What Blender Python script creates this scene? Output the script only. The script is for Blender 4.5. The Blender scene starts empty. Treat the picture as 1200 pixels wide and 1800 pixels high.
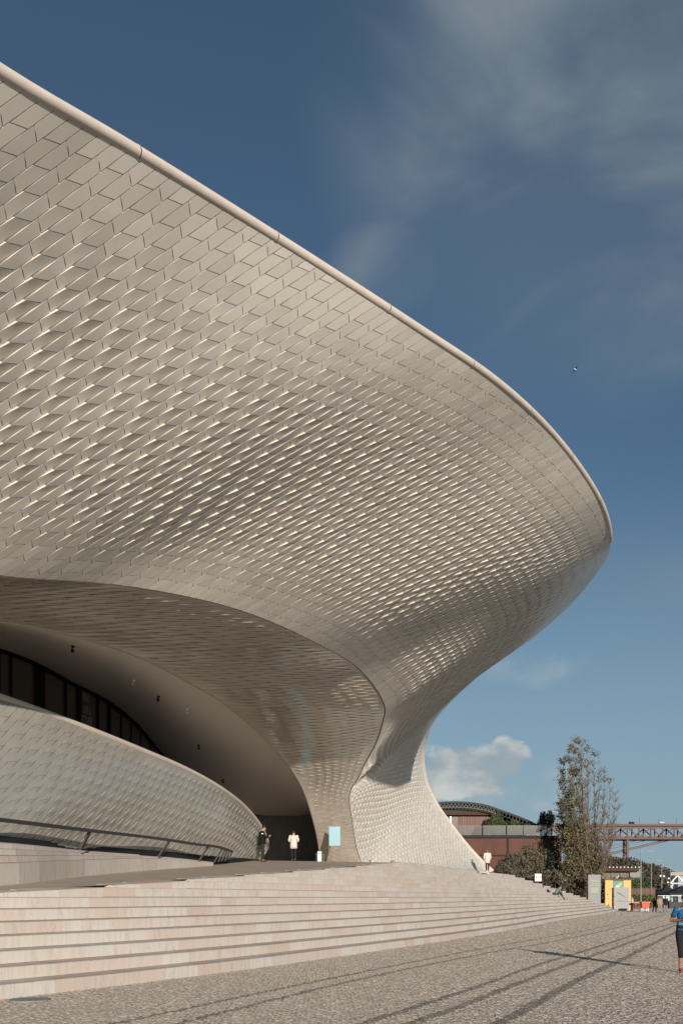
import bpy, bmesh, math, random
import numpy as np
from mathutils import Vector, Matrix
random.seed(7); rng = np.random.default_rng(7)
sc = bpy.context.scene
COL = sc.collection
# ------------------------------------------------------------------ camera, sky, sun, exposure
F = 1500.0; HOR = 1577.5; EYE = 1.6          # focal length and horizon in pixels of the 1200x1800 photo, eye height
cam = bpy.data.cameras.new('camera'); camo = bpy.data.objects.new('camera', cam); COL.objects.link(camo)
camo.location = (0, 0, EYE); camo.rotation_euler = (math.radians(90), 0, 0)
cam.sensor_fit = 'VERTICAL'; cam.sensor_height = 36; cam.sensor_width = 24
cam.lens = F/1800*36; cam.shift_y = (HOR-900)/1800
cam.clip_start = .1; cam.clip_end = 20000
sc.camera = camo
SUN_EL = math.radians(11.0); SUN_AZ = math.radians(12.5)     # sun low behind the camera
sv = Vector((math.sin(SUN_AZ)*math.cos(SUN_EL), -math.cos(SUN_AZ)*math.cos(SUN_EL), math.sin(SUN_EL)))
sl = bpy.data.lights.new('sun', 'SUN'); sl.energy = 5.0; sl.angle = math.radians(.55); sl.color = (1, .90, .79)
so = bpy.data.objects.new('sun', sl); COL.objects.link(so)
so.rotation_euler = sv.to_track_quat('Z', 'Y').to_euler()
sc.view_settings.view_transform = 'Standard'; sc.view_settings.look = 'None'
sc.view_settings.exposure = 0.0; sc.view_settings.gamma = 1; sc.view_settings.use_curve_mapping = False
sc.cycles.max_bounces = 6; sc.cycles.diffuse_bounces = 4; sc.cycles.transparent_max_bounces = 8
world = bpy.data.worlds.new('World'); sc.world = world; world.use_nodes = True
def build_world():
    nt = world.node_tree; N = nt.nodes; L = nt.links
    bg = N['Background']; bg.inputs[1].default_value = .085
    sky = N.new('ShaderNodeTexSky'); sky.sky_type = 'NISHITA'; sky.sun_disc = False
    sky.sun_elevation = SUN_EL; sky.sun_rotation = math.pi - SUN_AZ
    sky.air_density = 1.0; sky.dust_density = .15; sky.ozone_density = 3.5; sky.altitude = 0
    tc = N.new('ShaderNodeTexCoord')
    def math_(op, a, b=None, clamp=False):
        n = N.new('ShaderNodeMath'); n.operation = op; n.use_clamp = clamp
        for i, v in enumerate((a, b)):
            if v is None: continue
            if isinstance(v, (int, float)): n.inputs[i].default_value = v
            else: L.new(v, n.inputs[i])
        return n.outputs[0]
    def sstep(v, lo, hi):
        n = N.new('ShaderNodeMapRange'); n.interpolation_type = 'SMOOTHSTEP'; n.clamp = True
        L.new(v, n.inputs[0]); n.inputs[1].default_value = lo; n.inputs[2].default_value = hi
        return n.outputs[0]
    D = tc.outputs['Generated']
    sx = N.new('ShaderNodeSeparateXYZ'); L.new(D, sx.inputs[0])
    zz = math_('ADD', math_('MAXIMUM', sx.outputs[2], 0), .10)
    comb = N.new('ShaderNodeCombineXYZ')
    L.new(math_('DIVIDE', sx.outputs[0], zz), comb.inputs[0]); L.new(math_('DIVIDE', sx.outputs[1], zz), comb.inputs[1])
    # thin high cloud: layers of stretched noise on a plane far overhead
    mp = N.new('ShaderNodeMapping'); mp.inputs['Location'].default_value = (1.45, .35, 0); mp.inputs['Rotation'].default_value = (0, 0, .55); mp.inputs['Scale'].default_value = (1.0, 1.0, 1)
    L.new(comb.outputs[0], mp.inputs[0])
    n1 = N.new('ShaderNodeTexNoise'); n1.inputs['Scale'].default_value = 2.4; n1.inputs['Detail'].default_value = 7; n1.inputs['Roughness'].default_value = .52; n1.inputs['Distortion'].default_value = .5
    L.new(mp.outputs[0], n1.inputs[0])
    n2 = N.new('ShaderNodeTexNoise'); n2.inputs['Scale'].default_value = .42; n2.inputs['Detail'].default_value = 2
    L.new(mp.outputs[0], n2.inputs[0])
    wisp = sstep(n1.outputs[0], .34, .68)
    up = sstep(sx.outputs[2], .14, .40)
    # heaped cloud low over the horizon
    mp2 = N.new('ShaderNodeMapping'); mp2.inputs['Scale'].default_value = (13.0, 13.0, 20.0); mp2.inputs['Location'].default_value = (.3, .2, .1)
    L.new(D, mp2.inputs[0])
    n3 = N.new('ShaderNodeTexNoise'); n3.inputs['Scale'].default_value = 1.0; n3.inputs['Detail'].default_value = 8; n3.inputs['Roughness'].default_value = .55
    L.new(mp2.outputs[0], n3.inputs[0])
    def blob(d, rx, rz, soft):          # an ellipse of sky round direction d, ragged by the noise
        d = Vector(d).normalized(); az = math.atan2(d.x, d.y); el = math.asin(d.z)
        aa = math_('ARCTAN2', sx.outputs[0], sx.outputs[1]); ee = math_('ARCSINE', sx.outputs[2])
        q = math_('ADD', math_('POWER', math_('DIVIDE', math_('SUBTRACT', aa, az), rx), 2), math_('POWER', math_('DIVIDE', math_('SUBTRACT', ee, el), rz), 2))
        q = math_('ADD', q, math_('MULTIPLY', math_('SUBTRACT', n3.outputs[0], .5), 3.4))
        return sstep(math_('MULTIPLY', q, -1), -1.0, -1.0+soft)
    def patch(d, rx, rz):
        d = Vector(d).normalized(); dp = N.new('ShaderNodeVectorMath'); dp.operation = 'SUBTRACT'; L.new(D, dp.inputs[0]); dp.inputs[1].default_value = d
        s2 = N.new('ShaderNodeVectorMath'); s2.operation = 'DIVIDE'; L.new(dp.outputs[0], s2.inputs[0]); s2.inputs[1].default_value = (rx, .45, rz)
        ln = N.new('ShaderNodeVectorMath'); ln.operation = 'LENGTH'; L.new(s2.outputs[0], ln.inputs[0])
        return math_('SUBTRACT', 1, sstep(math_('ADD', ln.outputs[1], math_('MULTIPLY', math_('SUBTRACT', n2.outputs[0], .5), 1.4)), .35, 1.05))
    field = math_('MAXIMUM', math_('MAXIMUM', patch((450, F, 1420), .24, .22), patch((95, F, 1105), .07, .04)), math_('MAXIMUM', patch((560, F, 1180), .13, .13), math_('MULTIPLY', math_('MULTIPLY', sstep(n2.outputs[0], .52, .66), up), .5)))
    wisp = math_('MULTIPLY', math_('MULTIPLY', math_('ADD', math_('MULTIPLY', wisp, .85), .15), field), .95)
    b1 = blob((225, F, 222), .075, .032, .5); b2 = blob((290, F, 238), .030, .028, .45); b3 = blob((255, F, 185), .10, .05, 1.6)
    cum = math_('MULTIPLY', math_('MAXIMUM', b1, b2), .80)
    cum = math_('MAXIMUM', cum, math_('MULTIPLY', b3, .28))
    b4 = blob((330, F, 400), .09, .022, 1.6)
    cum = math_('MAXIMUM', cum, math_('MULTIPLY', b4, .18))
    hs = N.new('ShaderNodeHueSaturation'); hs.inputs['Saturation'].default_value = SKY_SAT; hs.inputs['Value'].default_value = 1
    L.new(sky.outputs[0], hs.inputs['Color'])
    tint = N.new('ShaderNodeMix'); tint.data_type = 'RGBA'; tint.blend_type = 'MULTIPLY'; tint.inputs[0].default_value = 1
    L.new(hs.outputs[0], tint.inputs[6]); tint.inputs[7].default_value = SKY_TINT
    hz = N.new('ShaderNodeMix'); hz.data_type = 'RGBA'; L.new(math_('MULTIPLY', math_('SUBTRACT', 1, sstep(sx.outputs[2], -.02, .46)), .9), hz.inputs[0]); L.new(tint.outputs[2], hz.inputs[6]); hz.inputs[7].default_value = HAZE_C
    tint = hz
    m1 = N.new('ShaderNodeMix'); m1.data_type = 'RGBA'; L.new(wisp, m1.inputs[0]); L.new(tint.outputs[2], m1.inputs[6]); m1.inputs[7].default_value = (2.9, 3.45, 3.85, 1)
    m2 = N.new('ShaderNodeMix'); m2.data_type = 'RGBA'; L.new(cum, m2.inputs[0]); L.new(m1.outputs[2], m2.inputs[6])
    cc = N.new('ShaderNodeMix'); cc.data_type = 'RGBA'; L.new(sstep(n3.outputs[0], .36, .60), cc.inputs[0]); cc.inputs[6].default_value = (7.4, 7.4, 6.9, 1); cc.inputs[7].default_value = (3.9, 4.5, 4.8, 1); L.new(cc.outputs[2], m2.inputs[7])
    L.new(m2.outputs[2], bg.inputs[0])
SKY_SAT = .86; SKY_TINT = (.84, .98, .97, 1); HAZE_C = (3.15, 4.35, 5.25, 1)
build_world()

# ------------------------------------------------------------------ helpers
def U(px, py, Y):                       # a point at depth Y seen at pixel (px, py) of the photo
    return Vector(((px-600)/F*Y, Y, EYE+(HOR-py)/F*Y))
def G(px, py, z=0.0):                   # a point at height z seen at pixel (px, py)
    Y = (EYE-z)*F/(py-HOR); return Vector(((px-600)/F*Y, Y, z))
def proj(p): return np.stack([600+F*p[..., 0]/p[..., 1], HOR-F*(p[..., 2]-EYE)/p[..., 1]], -1)

def tag(o, label=None, cat=None, group=None, kind=None):
    if label: o['label'] = label
    if cat: o['category'] = cat
    if group: o['group'] = group
    if kind: o['kind'] = kind
    return o
def empty(name, loc=(0, 0, 0), rz=0.0, sc_=1.0):
    o = bpy.data.objects.new(name, None); COL.objects.link(o); o.location = loc; o.rotation_euler = (0, 0, rz); o.scale = (sc_,)*3
    o.empty_display_size = .2
    return o
def mesh_obj(name, verts, faces, mat, parent=None, smooth=False, mats=None, fm=None):
    me = bpy.data.meshes.new(name); me.from_pydata([tuple(v) for v in verts], [], [tuple(f) for f in faces])
    for m in (mats or [mat]): me.materials.append(m)
    if fm is not None: me.polygons.foreach_set('material_index', np.asarray(fm, dtype=np.int32))
    if smooth: me.polygons.foreach_set('use_smooth', np.ones(len(me.polygons), dtype=bool))
    me.update()
    o = bpy.data.objects.new(name, me); COL.objects.link(o)
    if parent: o.parent = parent
    return o
def bm_obj(name, bm, mat, parent=None, smooth=False):
    bmesh.ops.recalc_face_normals(bm, faces=bm.faces)
    me = bpy.data.meshes.new(name); bm.to_mesh(me); bm.free(); me.materials.append(mat)
    if smooth: me.polygons.foreach_set('use_smooth', np.ones(len(me.polygons), dtype=bool))
    o = bpy.data.objects.new(name, me); COL.objects.link(o)
    if parent: o.parent = parent
    return o
class MB:                               # collects shapes for one mesh
    def __init__(s): s.v = []; s.f = []
    def quad(s, a, b, c, d):
        n = len(s.v); s.v += [a, b, c, d]; s.f.append((n, n+1, n+2, n+3))
    def box(s, x0, x1, y0, y1, z0, z1, M=None):
        n = len(s.v); vs = [Vector(p) for p in ((x0, y0, z0), (x1, y0, z0), (x1, y1, z0), (x0, y1, z0), (x0, y0, z1), (x1, y0, z1), (x1, y1, z1), (x0, y1, z1))]
        if M is not None: vs = [M @ v for v in vs]
        s.v += vs; s.f += [(n+a, n+b, n+c, n+d) for a, b, c, d in ((0, 3, 2, 1), (4, 5, 6, 7), (0, 1, 5, 4), (1, 2, 6, 5), (2, 3, 7, 6), (3, 0, 4, 7))]
    def bar(s, a, b, w, h=None, up=(0, 0, 1)):
        a = Vector(a); b = Vector(b); d = (b-a); L_ = d.length
        if L_ < 1e-6: return
        d /= L_; x = d.cross(Vector(up))
        if x.length < 1e-4: x = d.cross(Vector((1, 0, 0)))
        x.normalize(); z = x.cross(d); h = h or w
        M = Matrix((x, d, z)).transposed().to_4x4(); M.translation = a
        s.box(-w/2, w/2, 0, L_, -h/2, h/2, M)
    def tube(s, pts, r, n=8, cap=True):
        pts = [Vector(p) for p in pts]; rs = r if isinstance(r, (list, tuple)) else [r]*len(pts)
        base = len(s.v); prev = None
        for i, p in enumerate(pts):
            d = (pts[min(i+1, len(pts)-1)]-pts[max(i-1, 0)]).normalized()
            if prev is None:
                x = d.cross(Vector((0, 0, 1)))
                if x.length < 1e-3: x = Vector((1, 0, 0))
            else: x = prev-d*prev.dot(d)
            x.normalize(); prev = x; y = d.cross(x)
            for k in range(n):
                a = 2*math.pi*k/n; s.v.append(p+(x*math.cos(a)+y*math.sin(a))*rs[i])
        for i in range(len(pts)-1):
            for k in range(n):
                a = base+i*n+k; b = base+i*n+(k+1) % n
                s.f.append((a, b, b+n, a+n))
        if cap:
            s.f.append(tuple(base+k for k in range(n))[::-1]); e = base+(len(pts)-1)*n
            s.f.append(tuple(e+k for k in range(n)))
    def lathe(s, prof, c, n=12):          # (r, z) pairs about a vertical axis through c
        c = Vector(c); base = len(s.v)
        for r, z in prof:
            for k in range(n):
                a = 2*math.pi*k/n; s.v.append(c+Vector((r*math.cos(a), r*math.sin(a), z)))
        for i in range(len(prof)-1):
            for k in range(n):
                a = base+i*n+k; b = base+i*n+(k+1) % n
                s.f.append((a, b, b+n, a+n))
        s.f.append(tuple(base+k for k in range(n))[::-1]); e = base+(len(prof)-1)*n
        s.f.append(tuple(e+k for k in range(n)))
    def ell(s, c, r, nu=10, nv=7, M=None):
        c = Vector(c); prof = []; base = len(s.v)
        for j in range(nv+1):
            t = math.pi*j/nv
            for k in range(nu):
                a = 2*math.pi*k/nu; v = Vector((r[0]*math.sin(t)*math.cos(a), r[1]*math.sin(t)*math.sin(a), r[2]*math.cos(t)))
                s.v.append(c+(M @ v if M else v))
        for j in range(nv):
            for k in range(nu):
                a = base+j*nu+k; b = base+j*nu+(k+1) % nu
                s.f.append((a, a+nu, b+nu, b))
    def build(s, name, mat, parent=None, smooth=False): return mesh_obj(name, s.v, s.f, mat, parent, smooth)

def mat(name, color, rough=.7, spec=.5, metal=0.0, noise=None, var=0.0, bump=None, trans=0.0, coat=0.0, alpha=None, island=0.0):
    """procedural material: base colour, noise=(scale, amount, colour2), var = per-object/per-piece value spread, bump=(scale, strength)"""
    m = bpy.data.materials.new(name); m.use_nodes = True; nt = m.node_tree; N = nt.nodes; L = nt.links
    b = N['Principled BSDF']; b.inputs['Roughness'].default_value = rough; b.inputs['Specular IOR Level'].default_value = spec; b.inputs['Metallic'].default_value = metal
    b.inputs['Transmission Weight'].default_value = trans; b.inputs['Coat Weight'].default_value = coat; b.inputs['Coat Roughness'].default_value = .15
    c = N.new('ShaderNodeRGB'); c.outputs[0].default_value = (*color, 1); out = c.outputs[0]
    tc = N.new('ShaderNodeTexCoord')
    ge = N.new('ShaderNodeNewGeometry')
    if noise:
        ns = N.new('ShaderNodeTexNoise'); ns.inputs['Scale'].default_value = noise[0]; ns.inputs['Detail'].default_value = 6; ns.inputs['Roughness'].default_value = .62
        L.new(ge.outputs['Position'], ns.inputs[0])
        mr = N.new('ShaderNodeMapRange'); mr.inputs[1].default_value = .38; mr.inputs[2].default_value = .66; L.new(ns.outputs[0], mr.inputs[0])
        mm = N.new('ShaderNodeMath'); mm.operation = 'MULTIPLY'; mm.inputs[1].default_value = noise[1]; L.new(mr.outputs[0], mm.inputs[0])
        mx = N.new('ShaderNodeMix'); mx.data_type = 'RGBA'; L.new(mm.outputs[0], mx.inputs[0]); L.new(out, mx.inputs[6]); mx.inputs[7].default_value = (*noise[2], 1); out = mx.outputs[2]
    if var or island:
        oi = N.new('ShaderNodeObjectInfo')
        ad = N.new('ShaderNodeMath'); ad.operation = 'ADD'; L.new(oi.outputs['Random'], ad.inputs[0]); L.new(ge.outputs['Random Per Island'], ad.inputs[1])
        fr = N.new('ShaderNodeMath'); fr.operation = 'FRACT'; L.new(ad.outputs[0], fr.inputs[0])
        mr = N.new('ShaderNodeMapRange'); mr.inputs[3].default_value = 1-(var or island); mr.inputs[4].default_value = 1+(var or island); L.new(fr.outputs[0], mr.inputs[0])
        hv = N.new('ShaderNodeHueSaturation'); L.new(mr.outputs[0], hv.inputs['Value']); L.new(out, hv.inputs['Color']); out = hv.outputs[0]
    L.new(out, b.inputs['Base Color'])
    if bump:
        nb = N.new('ShaderNodeTexNoise'); nb.inputs['Scale'].default_value = bump[0]; nb.inputs['Detail'].default_value = 5; L.new(ge.outputs['Position'], nb.inputs[0])
        bp = N.new('ShaderNodeBump'); bp.inputs['Strength'].default_value = bump[1]; bp.inputs['Distance'].default_value = .02; L.new(nb.outputs[0], bp.inputs['Height']); L.new(bp.outputs[0], b.inputs['Normal'])
    if alpha is not None: b.inputs['Alpha'].default_value = alpha
    return m

def hermite(P, n_per=None, ts=None, t=None):
    """cubic curve through the rows of P (any trailing shape) at parameters t"""
    P = np.asarray(P, float); K = len(P)
    if ts is None:
        q = P.reshape(K, -1); ts = np.concatenate([[0], np.cumsum(np.linalg.norm(np.diff(q, axis=0), axis=1))])
    ts = np.asarray(ts, float)
    if t is None: t = np.linspace(0, ts[-1], n_per)
    m = np.zeros_like(P); d = np.diff(P, axis=0); h = np.diff(ts)
    sh = (-1,)+(1,)*(P.ndim-1)
    s_ = d/h.reshape(sh)
    m[1:-1] = (s_[:-1]*h[1:].reshape(sh)+s_[1:]*h[:-1].reshape(sh))/(h[1:]+h[:-1]).reshape(sh)
    m[0] = s_[0]*1.5-m[1]*.5; m[-1] = s_[-1]*1.5-m[-2]*.5
    i = np.clip(np.searchsorted(ts, t, side='right')-1, 0, K-2); hh = h[i]; x = (t-ts[i])/hh
    x = x.reshape(sh); hh = hh.reshape(sh)
    return (2*x**3-3*x**2+1)*P[i]+(x**3-2*x**2+x)*hh*m[i]+(-2*x**3+3*x**2)*P[i+1]+(x**3-x**2)*hh*m[i+1]

# ------------------------------------------------------------------ materials
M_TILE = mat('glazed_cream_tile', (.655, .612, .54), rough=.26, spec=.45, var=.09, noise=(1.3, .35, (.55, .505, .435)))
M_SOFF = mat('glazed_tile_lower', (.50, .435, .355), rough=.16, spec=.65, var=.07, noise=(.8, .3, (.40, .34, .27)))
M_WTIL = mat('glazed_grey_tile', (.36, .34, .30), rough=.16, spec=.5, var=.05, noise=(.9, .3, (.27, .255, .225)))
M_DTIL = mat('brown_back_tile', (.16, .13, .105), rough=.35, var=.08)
M_JOINT = mat('dark_joint', (.075, .062, .05), rough=.9)
M_RIM = mat('pale_rim_concrete', (.62, .54, .47), rough=.6, noise=(2.5, .5, (.50, .43, .37)), bump=(14, .12))
M_PLAS = mat('grey_plaster', (.70, .64, .57), rough=.55, noise=(.35, .25, (.65, .59, .525)))
M_BLACK = mat('black_metal', (.020, .020, .021), rough=.6, spec=.15)
M_DARKM = mat('dark_bronze_rail', (.045, .041, .037), rough=.55, spec=.25)
M_STEEL = mat('brushed_steel', (.45, .44, .42), rough=.35, metal=.7)
M_GLASSD = mat('dark_window_glass', (.17, .145, .125), rough=.12, spec=.35)
M_WHITE = mat('white_paint', (.80, .79, .76), rough=.5)
M_GREYP = mat('grey_paint', (.24, .255, .255), rough=.6, spec=.25)
M_PLAT = mat('platform_stone', (.42, .36, .30), rough=.8, noise=(1.6, .6, (.33, .28, .235)), bump=(9, .3))

def stone_mat():
    m = bpy.data.materials.new('veined_pink_limestone'); m.use_nodes = True; nt = m.node_tree; N = nt.nodes; L = nt.links
    b = N['Principled BSDF']; b.inputs['Roughness'].default_value = .68
    ge = N.new('ShaderNodeNewGeometry'); oi = N.new('ShaderNodeObjectInfo')
    ad = N.new('ShaderNodeMath'); ad.operation = 'ADD'; L.new(oi.outputs['Random'], ad.inputs[0]); L.new(ge.outputs['Random Per Island'], ad.inputs[1])
    fr = N.new('ShaderNodeMath'); fr.operation = 'FRACT'; L.new(ad.outputs[0], fr.inputs[0])
    cr = N.new('ShaderNodeValToRGB'); L.new(fr.outputs[0], cr.inputs[0])
    els = [(0, (.52, .465, .41)), (.2, (.56, .53, .485)), (.38, (.53, .45, .385)), (.55, (.575, .54, .49)), (.72, (.505, .415, .35)), (.86, (.55, .505, .45)), (1, (.53, .44, .385))]
    while len(cr.color_ramp.elements) < len(els): cr.color_ramp.elements.new(.5)
    for e, (p, c) in zip(cr.color_ramp.elements, els): e.position = p; e.color = (*c, 1)
    mp = N.new('ShaderNodeMapping'); mp.inputs['Scale'].default_value = (3.2, 3.2, 1.1); mp.inputs['Rotation'].default_value = (.15, .25, 0); L.new(ge.outputs['Position'], mp.inputs[0])
    ofs = N.new('ShaderNodeMath'); ofs.operation = 'MULTIPLY'; ofs.inputs[1].default_value = 37; L.new(fr.outputs[0], ofs.inputs[0])
    n1 = N.new('ShaderNodeTexNoise'); n1.noise_dimensions = '4D'; n1.inputs['Scale'].default_value = 1.7; n1.inputs['Detail'].default_value = 8; n1.inputs['Roughness'].default_value = .68; n1.inputs['Distortion'].default_value = 1.2
    L.new(mp.outputs[0], n1.inputs['Vector']); L.new(ofs.outputs[0], n1.inputs['W'])
    r1 = N.new('ShaderNodeMapRange'); r1.inputs[1].default_value = .54; r1.inputs[2].default_value = .75; L.new(n1.outputs[0], r1.inputs[0])
    gt = N.new('ShaderNodeMapRange'); gt.inputs[1].default_value = .35; gt.inputs[2].default_value = 1; gt.inputs[3].default_value = .28; gt.inputs[4].default_value = 1.0
    sq = N.new('ShaderNodeMath'); sq.operation = 'FRACT'; mu = N.new('ShaderNodeMath'); mu.operation = 'MULTIPLY'; mu.inputs[1].default_value = 7.31; L.new(fr.outputs[0], mu.inputs[0]); L.new(mu.outputs[0], sq.inputs[0]); L.new(sq.outputs[0], gt.inputs[0])
    m0 = N.new('ShaderNodeMath'); m0.operation = 'MULTIPLY'; L.new(r1.outputs[0], m0.inputs[0]); L.new(gt.outputs[0], m0.inputs[1])
    mx = N.new('ShaderNodeMix'); mx.data_type = 'RGBA'; L.new(m0.outputs[0], mx.inputs[0]); L.new(cr.outputs[0], mx.inputs[6]); mx.inputs[7].default_value = (.37, .265, .21, 1)
    mpv = N.new('ShaderNodeMapping'); mpv.inputs['Scale'].default_value = (9, 9, .9); L.new(ge.outputs['Position'], mpv.inputs[0])
    nv = N.new('ShaderNodeTexNoise'); nv.noise_dimensions = '4D'; nv.inputs['Scale'].default_value = 1.3; nv.inputs['Detail'].default_value = 5; L.new(mpv.outputs[0], nv.inputs['Vector']); L.new(ofs.outputs[0], nv.inputs['W'])
    rv_ = N.new('ShaderNodeMapRange'); rv_.inputs[1].default_value = .45; rv_.inputs[2].default_value = .72; rv_.inputs[4].default_value = .55; L.new(nv.outputs[0], rv_.inputs[0])
    mxv = N.new('ShaderNodeMix'); mxv.data_type = 'RGBA'; L.new(rv_.outputs[0], mxv.inputs[0]); L.new(mx.outputs[2], mxv.inputs[6]); mxv.inputs[7].default_value = (.42, .355, .30, 1); mx = mxv
    n2 = N.new('ShaderNodeTexNoise'); n2.inputs['Scale'].default_value = 26; n2.inputs['Detail'].default_value = 3; L.new(ge.outputs['Position'], n2.inputs[0])
    r2 = N.new('ShaderNodeMapRange'); r2.inputs[1].default_value = .60; r2.inputs[2].default_value = .74; r2.inputs[4].default_value = .4; L.new(n2.outputs[0], r2.inputs[0])
    mx2 = N.new('ShaderNodeMix'); mx2.data_type = 'RGBA'; L.new(r2.outputs[0], mx2.inputs[0]); L.new(mx.outputs[2], mx2.inputs[6]); mx2.inputs[7].default_value = (.30, .25, .2, 1)
    L.new(mx2.outputs[2], b.inputs['Base Color'])
    bp = N.new('ShaderNodeBump'); bp.inputs['Strength'].default_value = .28; bp.inputs['Distance'].default_value = .008; L.new(n2.outputs[0], bp.inputs['Height']); L.new(bp.outputs[0], b.inputs['Normal'])
    return m
M_STONE = stone_mat()
# ------------------------------------------------------------------ the museum: a tiled overhang swelling out over the steps
class Surf:
    """a sheet through columns of cubic control points; u runs along the facade, a is metres from the rim down each column"""
    def __init__(s, cols, NU=420, NV=90):
        C = np.array([[list(p) for p in c] for c in cols], float)          # K,4,3
        mid = C.mean(axis=1); ts = np.concatenate([[0], np.cumsum(np.linalg.norm(np.diff(mid, axis=0), axis=1))])
        t = np.linspace(0, ts[-1], 1200); Q = hermite(C, ts=ts, t=t)
        m = Q.mean(axis=1); L = np.concatenate([[0], np.cumsum(np.linalg.norm(np.diff(m, axis=0), axis=1))])
        s.len_u = L[-1]; tt = np.interp(np.linspace(0, L[-1], NU), L, t); Q = hermite(C, ts=ts, t=tt)
        s.ts = np.interp(ts, t, L)/L[-1]                                   # where the given columns sit in u
        w = np.linspace(0, 1, 200)[None, :, None]
        P = Q[:, 3:4]*(1-w)**3+3*Q[:, 2:3]*w*(1-w)**2+3*Q[:, 1:2]*w**2*(1-w)+Q[:, 0:1]*w**3   # from rim (w=0) to lip (w=1)
        out = np.zeros((NU, NV, 3)); s.L = np.zeros(NU)
        for i in range(NU):
            d = np.concatenate([[0], np.cumsum(np.linalg.norm(np.diff(P[i], axis=0), axis=1))]); s.L[i] = d[-1]
            x = np.linspace(0, d[-1], NV)
            for k in range(3): out[i, :, k] = np.interp(x, d, P[i, :, k])
        s.P = out; s.NU = NU; s.NV = NV
        du = np.gradient(out, axis=0); dv = np.gradient(out, axis=1); n = np.cross(du, dv)
        n /= np.linalg.norm(n, axis=2, keepdims=True)+1e-9
        if (n*(np.array([0, 0, EYE])-out)).sum(2).mean() < 0: n = -n
        s.N = n
    def at(s, u, a, off=0.0):
        u = np.clip(np.asarray(u, float), 0, 1)*(s.NU-1); i = np.clip(u.astype(int), 0, s.NU-2); fu = (u-i)[..., None]
        L = s.L[i]*(1-fu[..., 0])+s.L[i+1]*fu[..., 0]
        v = np.clip(np.asarray(a, float)/L, 0, 1)*(s.NV-1); j = np.clip(v.astype(int), 0, s.NV-2); fv = (v-j)[..., None]
        def bl(A): return (A[i, j]*(1-fu)+A[i+1, j]*fu)*(1-fv)+(A[i, j+1]*(1-fu)+A[i+1, j+1]*fu)*fv
        p = bl(s.P); n = bl(s.N); n /= np.linalg.norm(n, axis=-1, keepdims=True)+1e-9
        return p+n*np.asarray(off)[..., None]
    def Lat(s, u): return np.interp(u, np.linspace(0, 1, s.NU), s.L)

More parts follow.
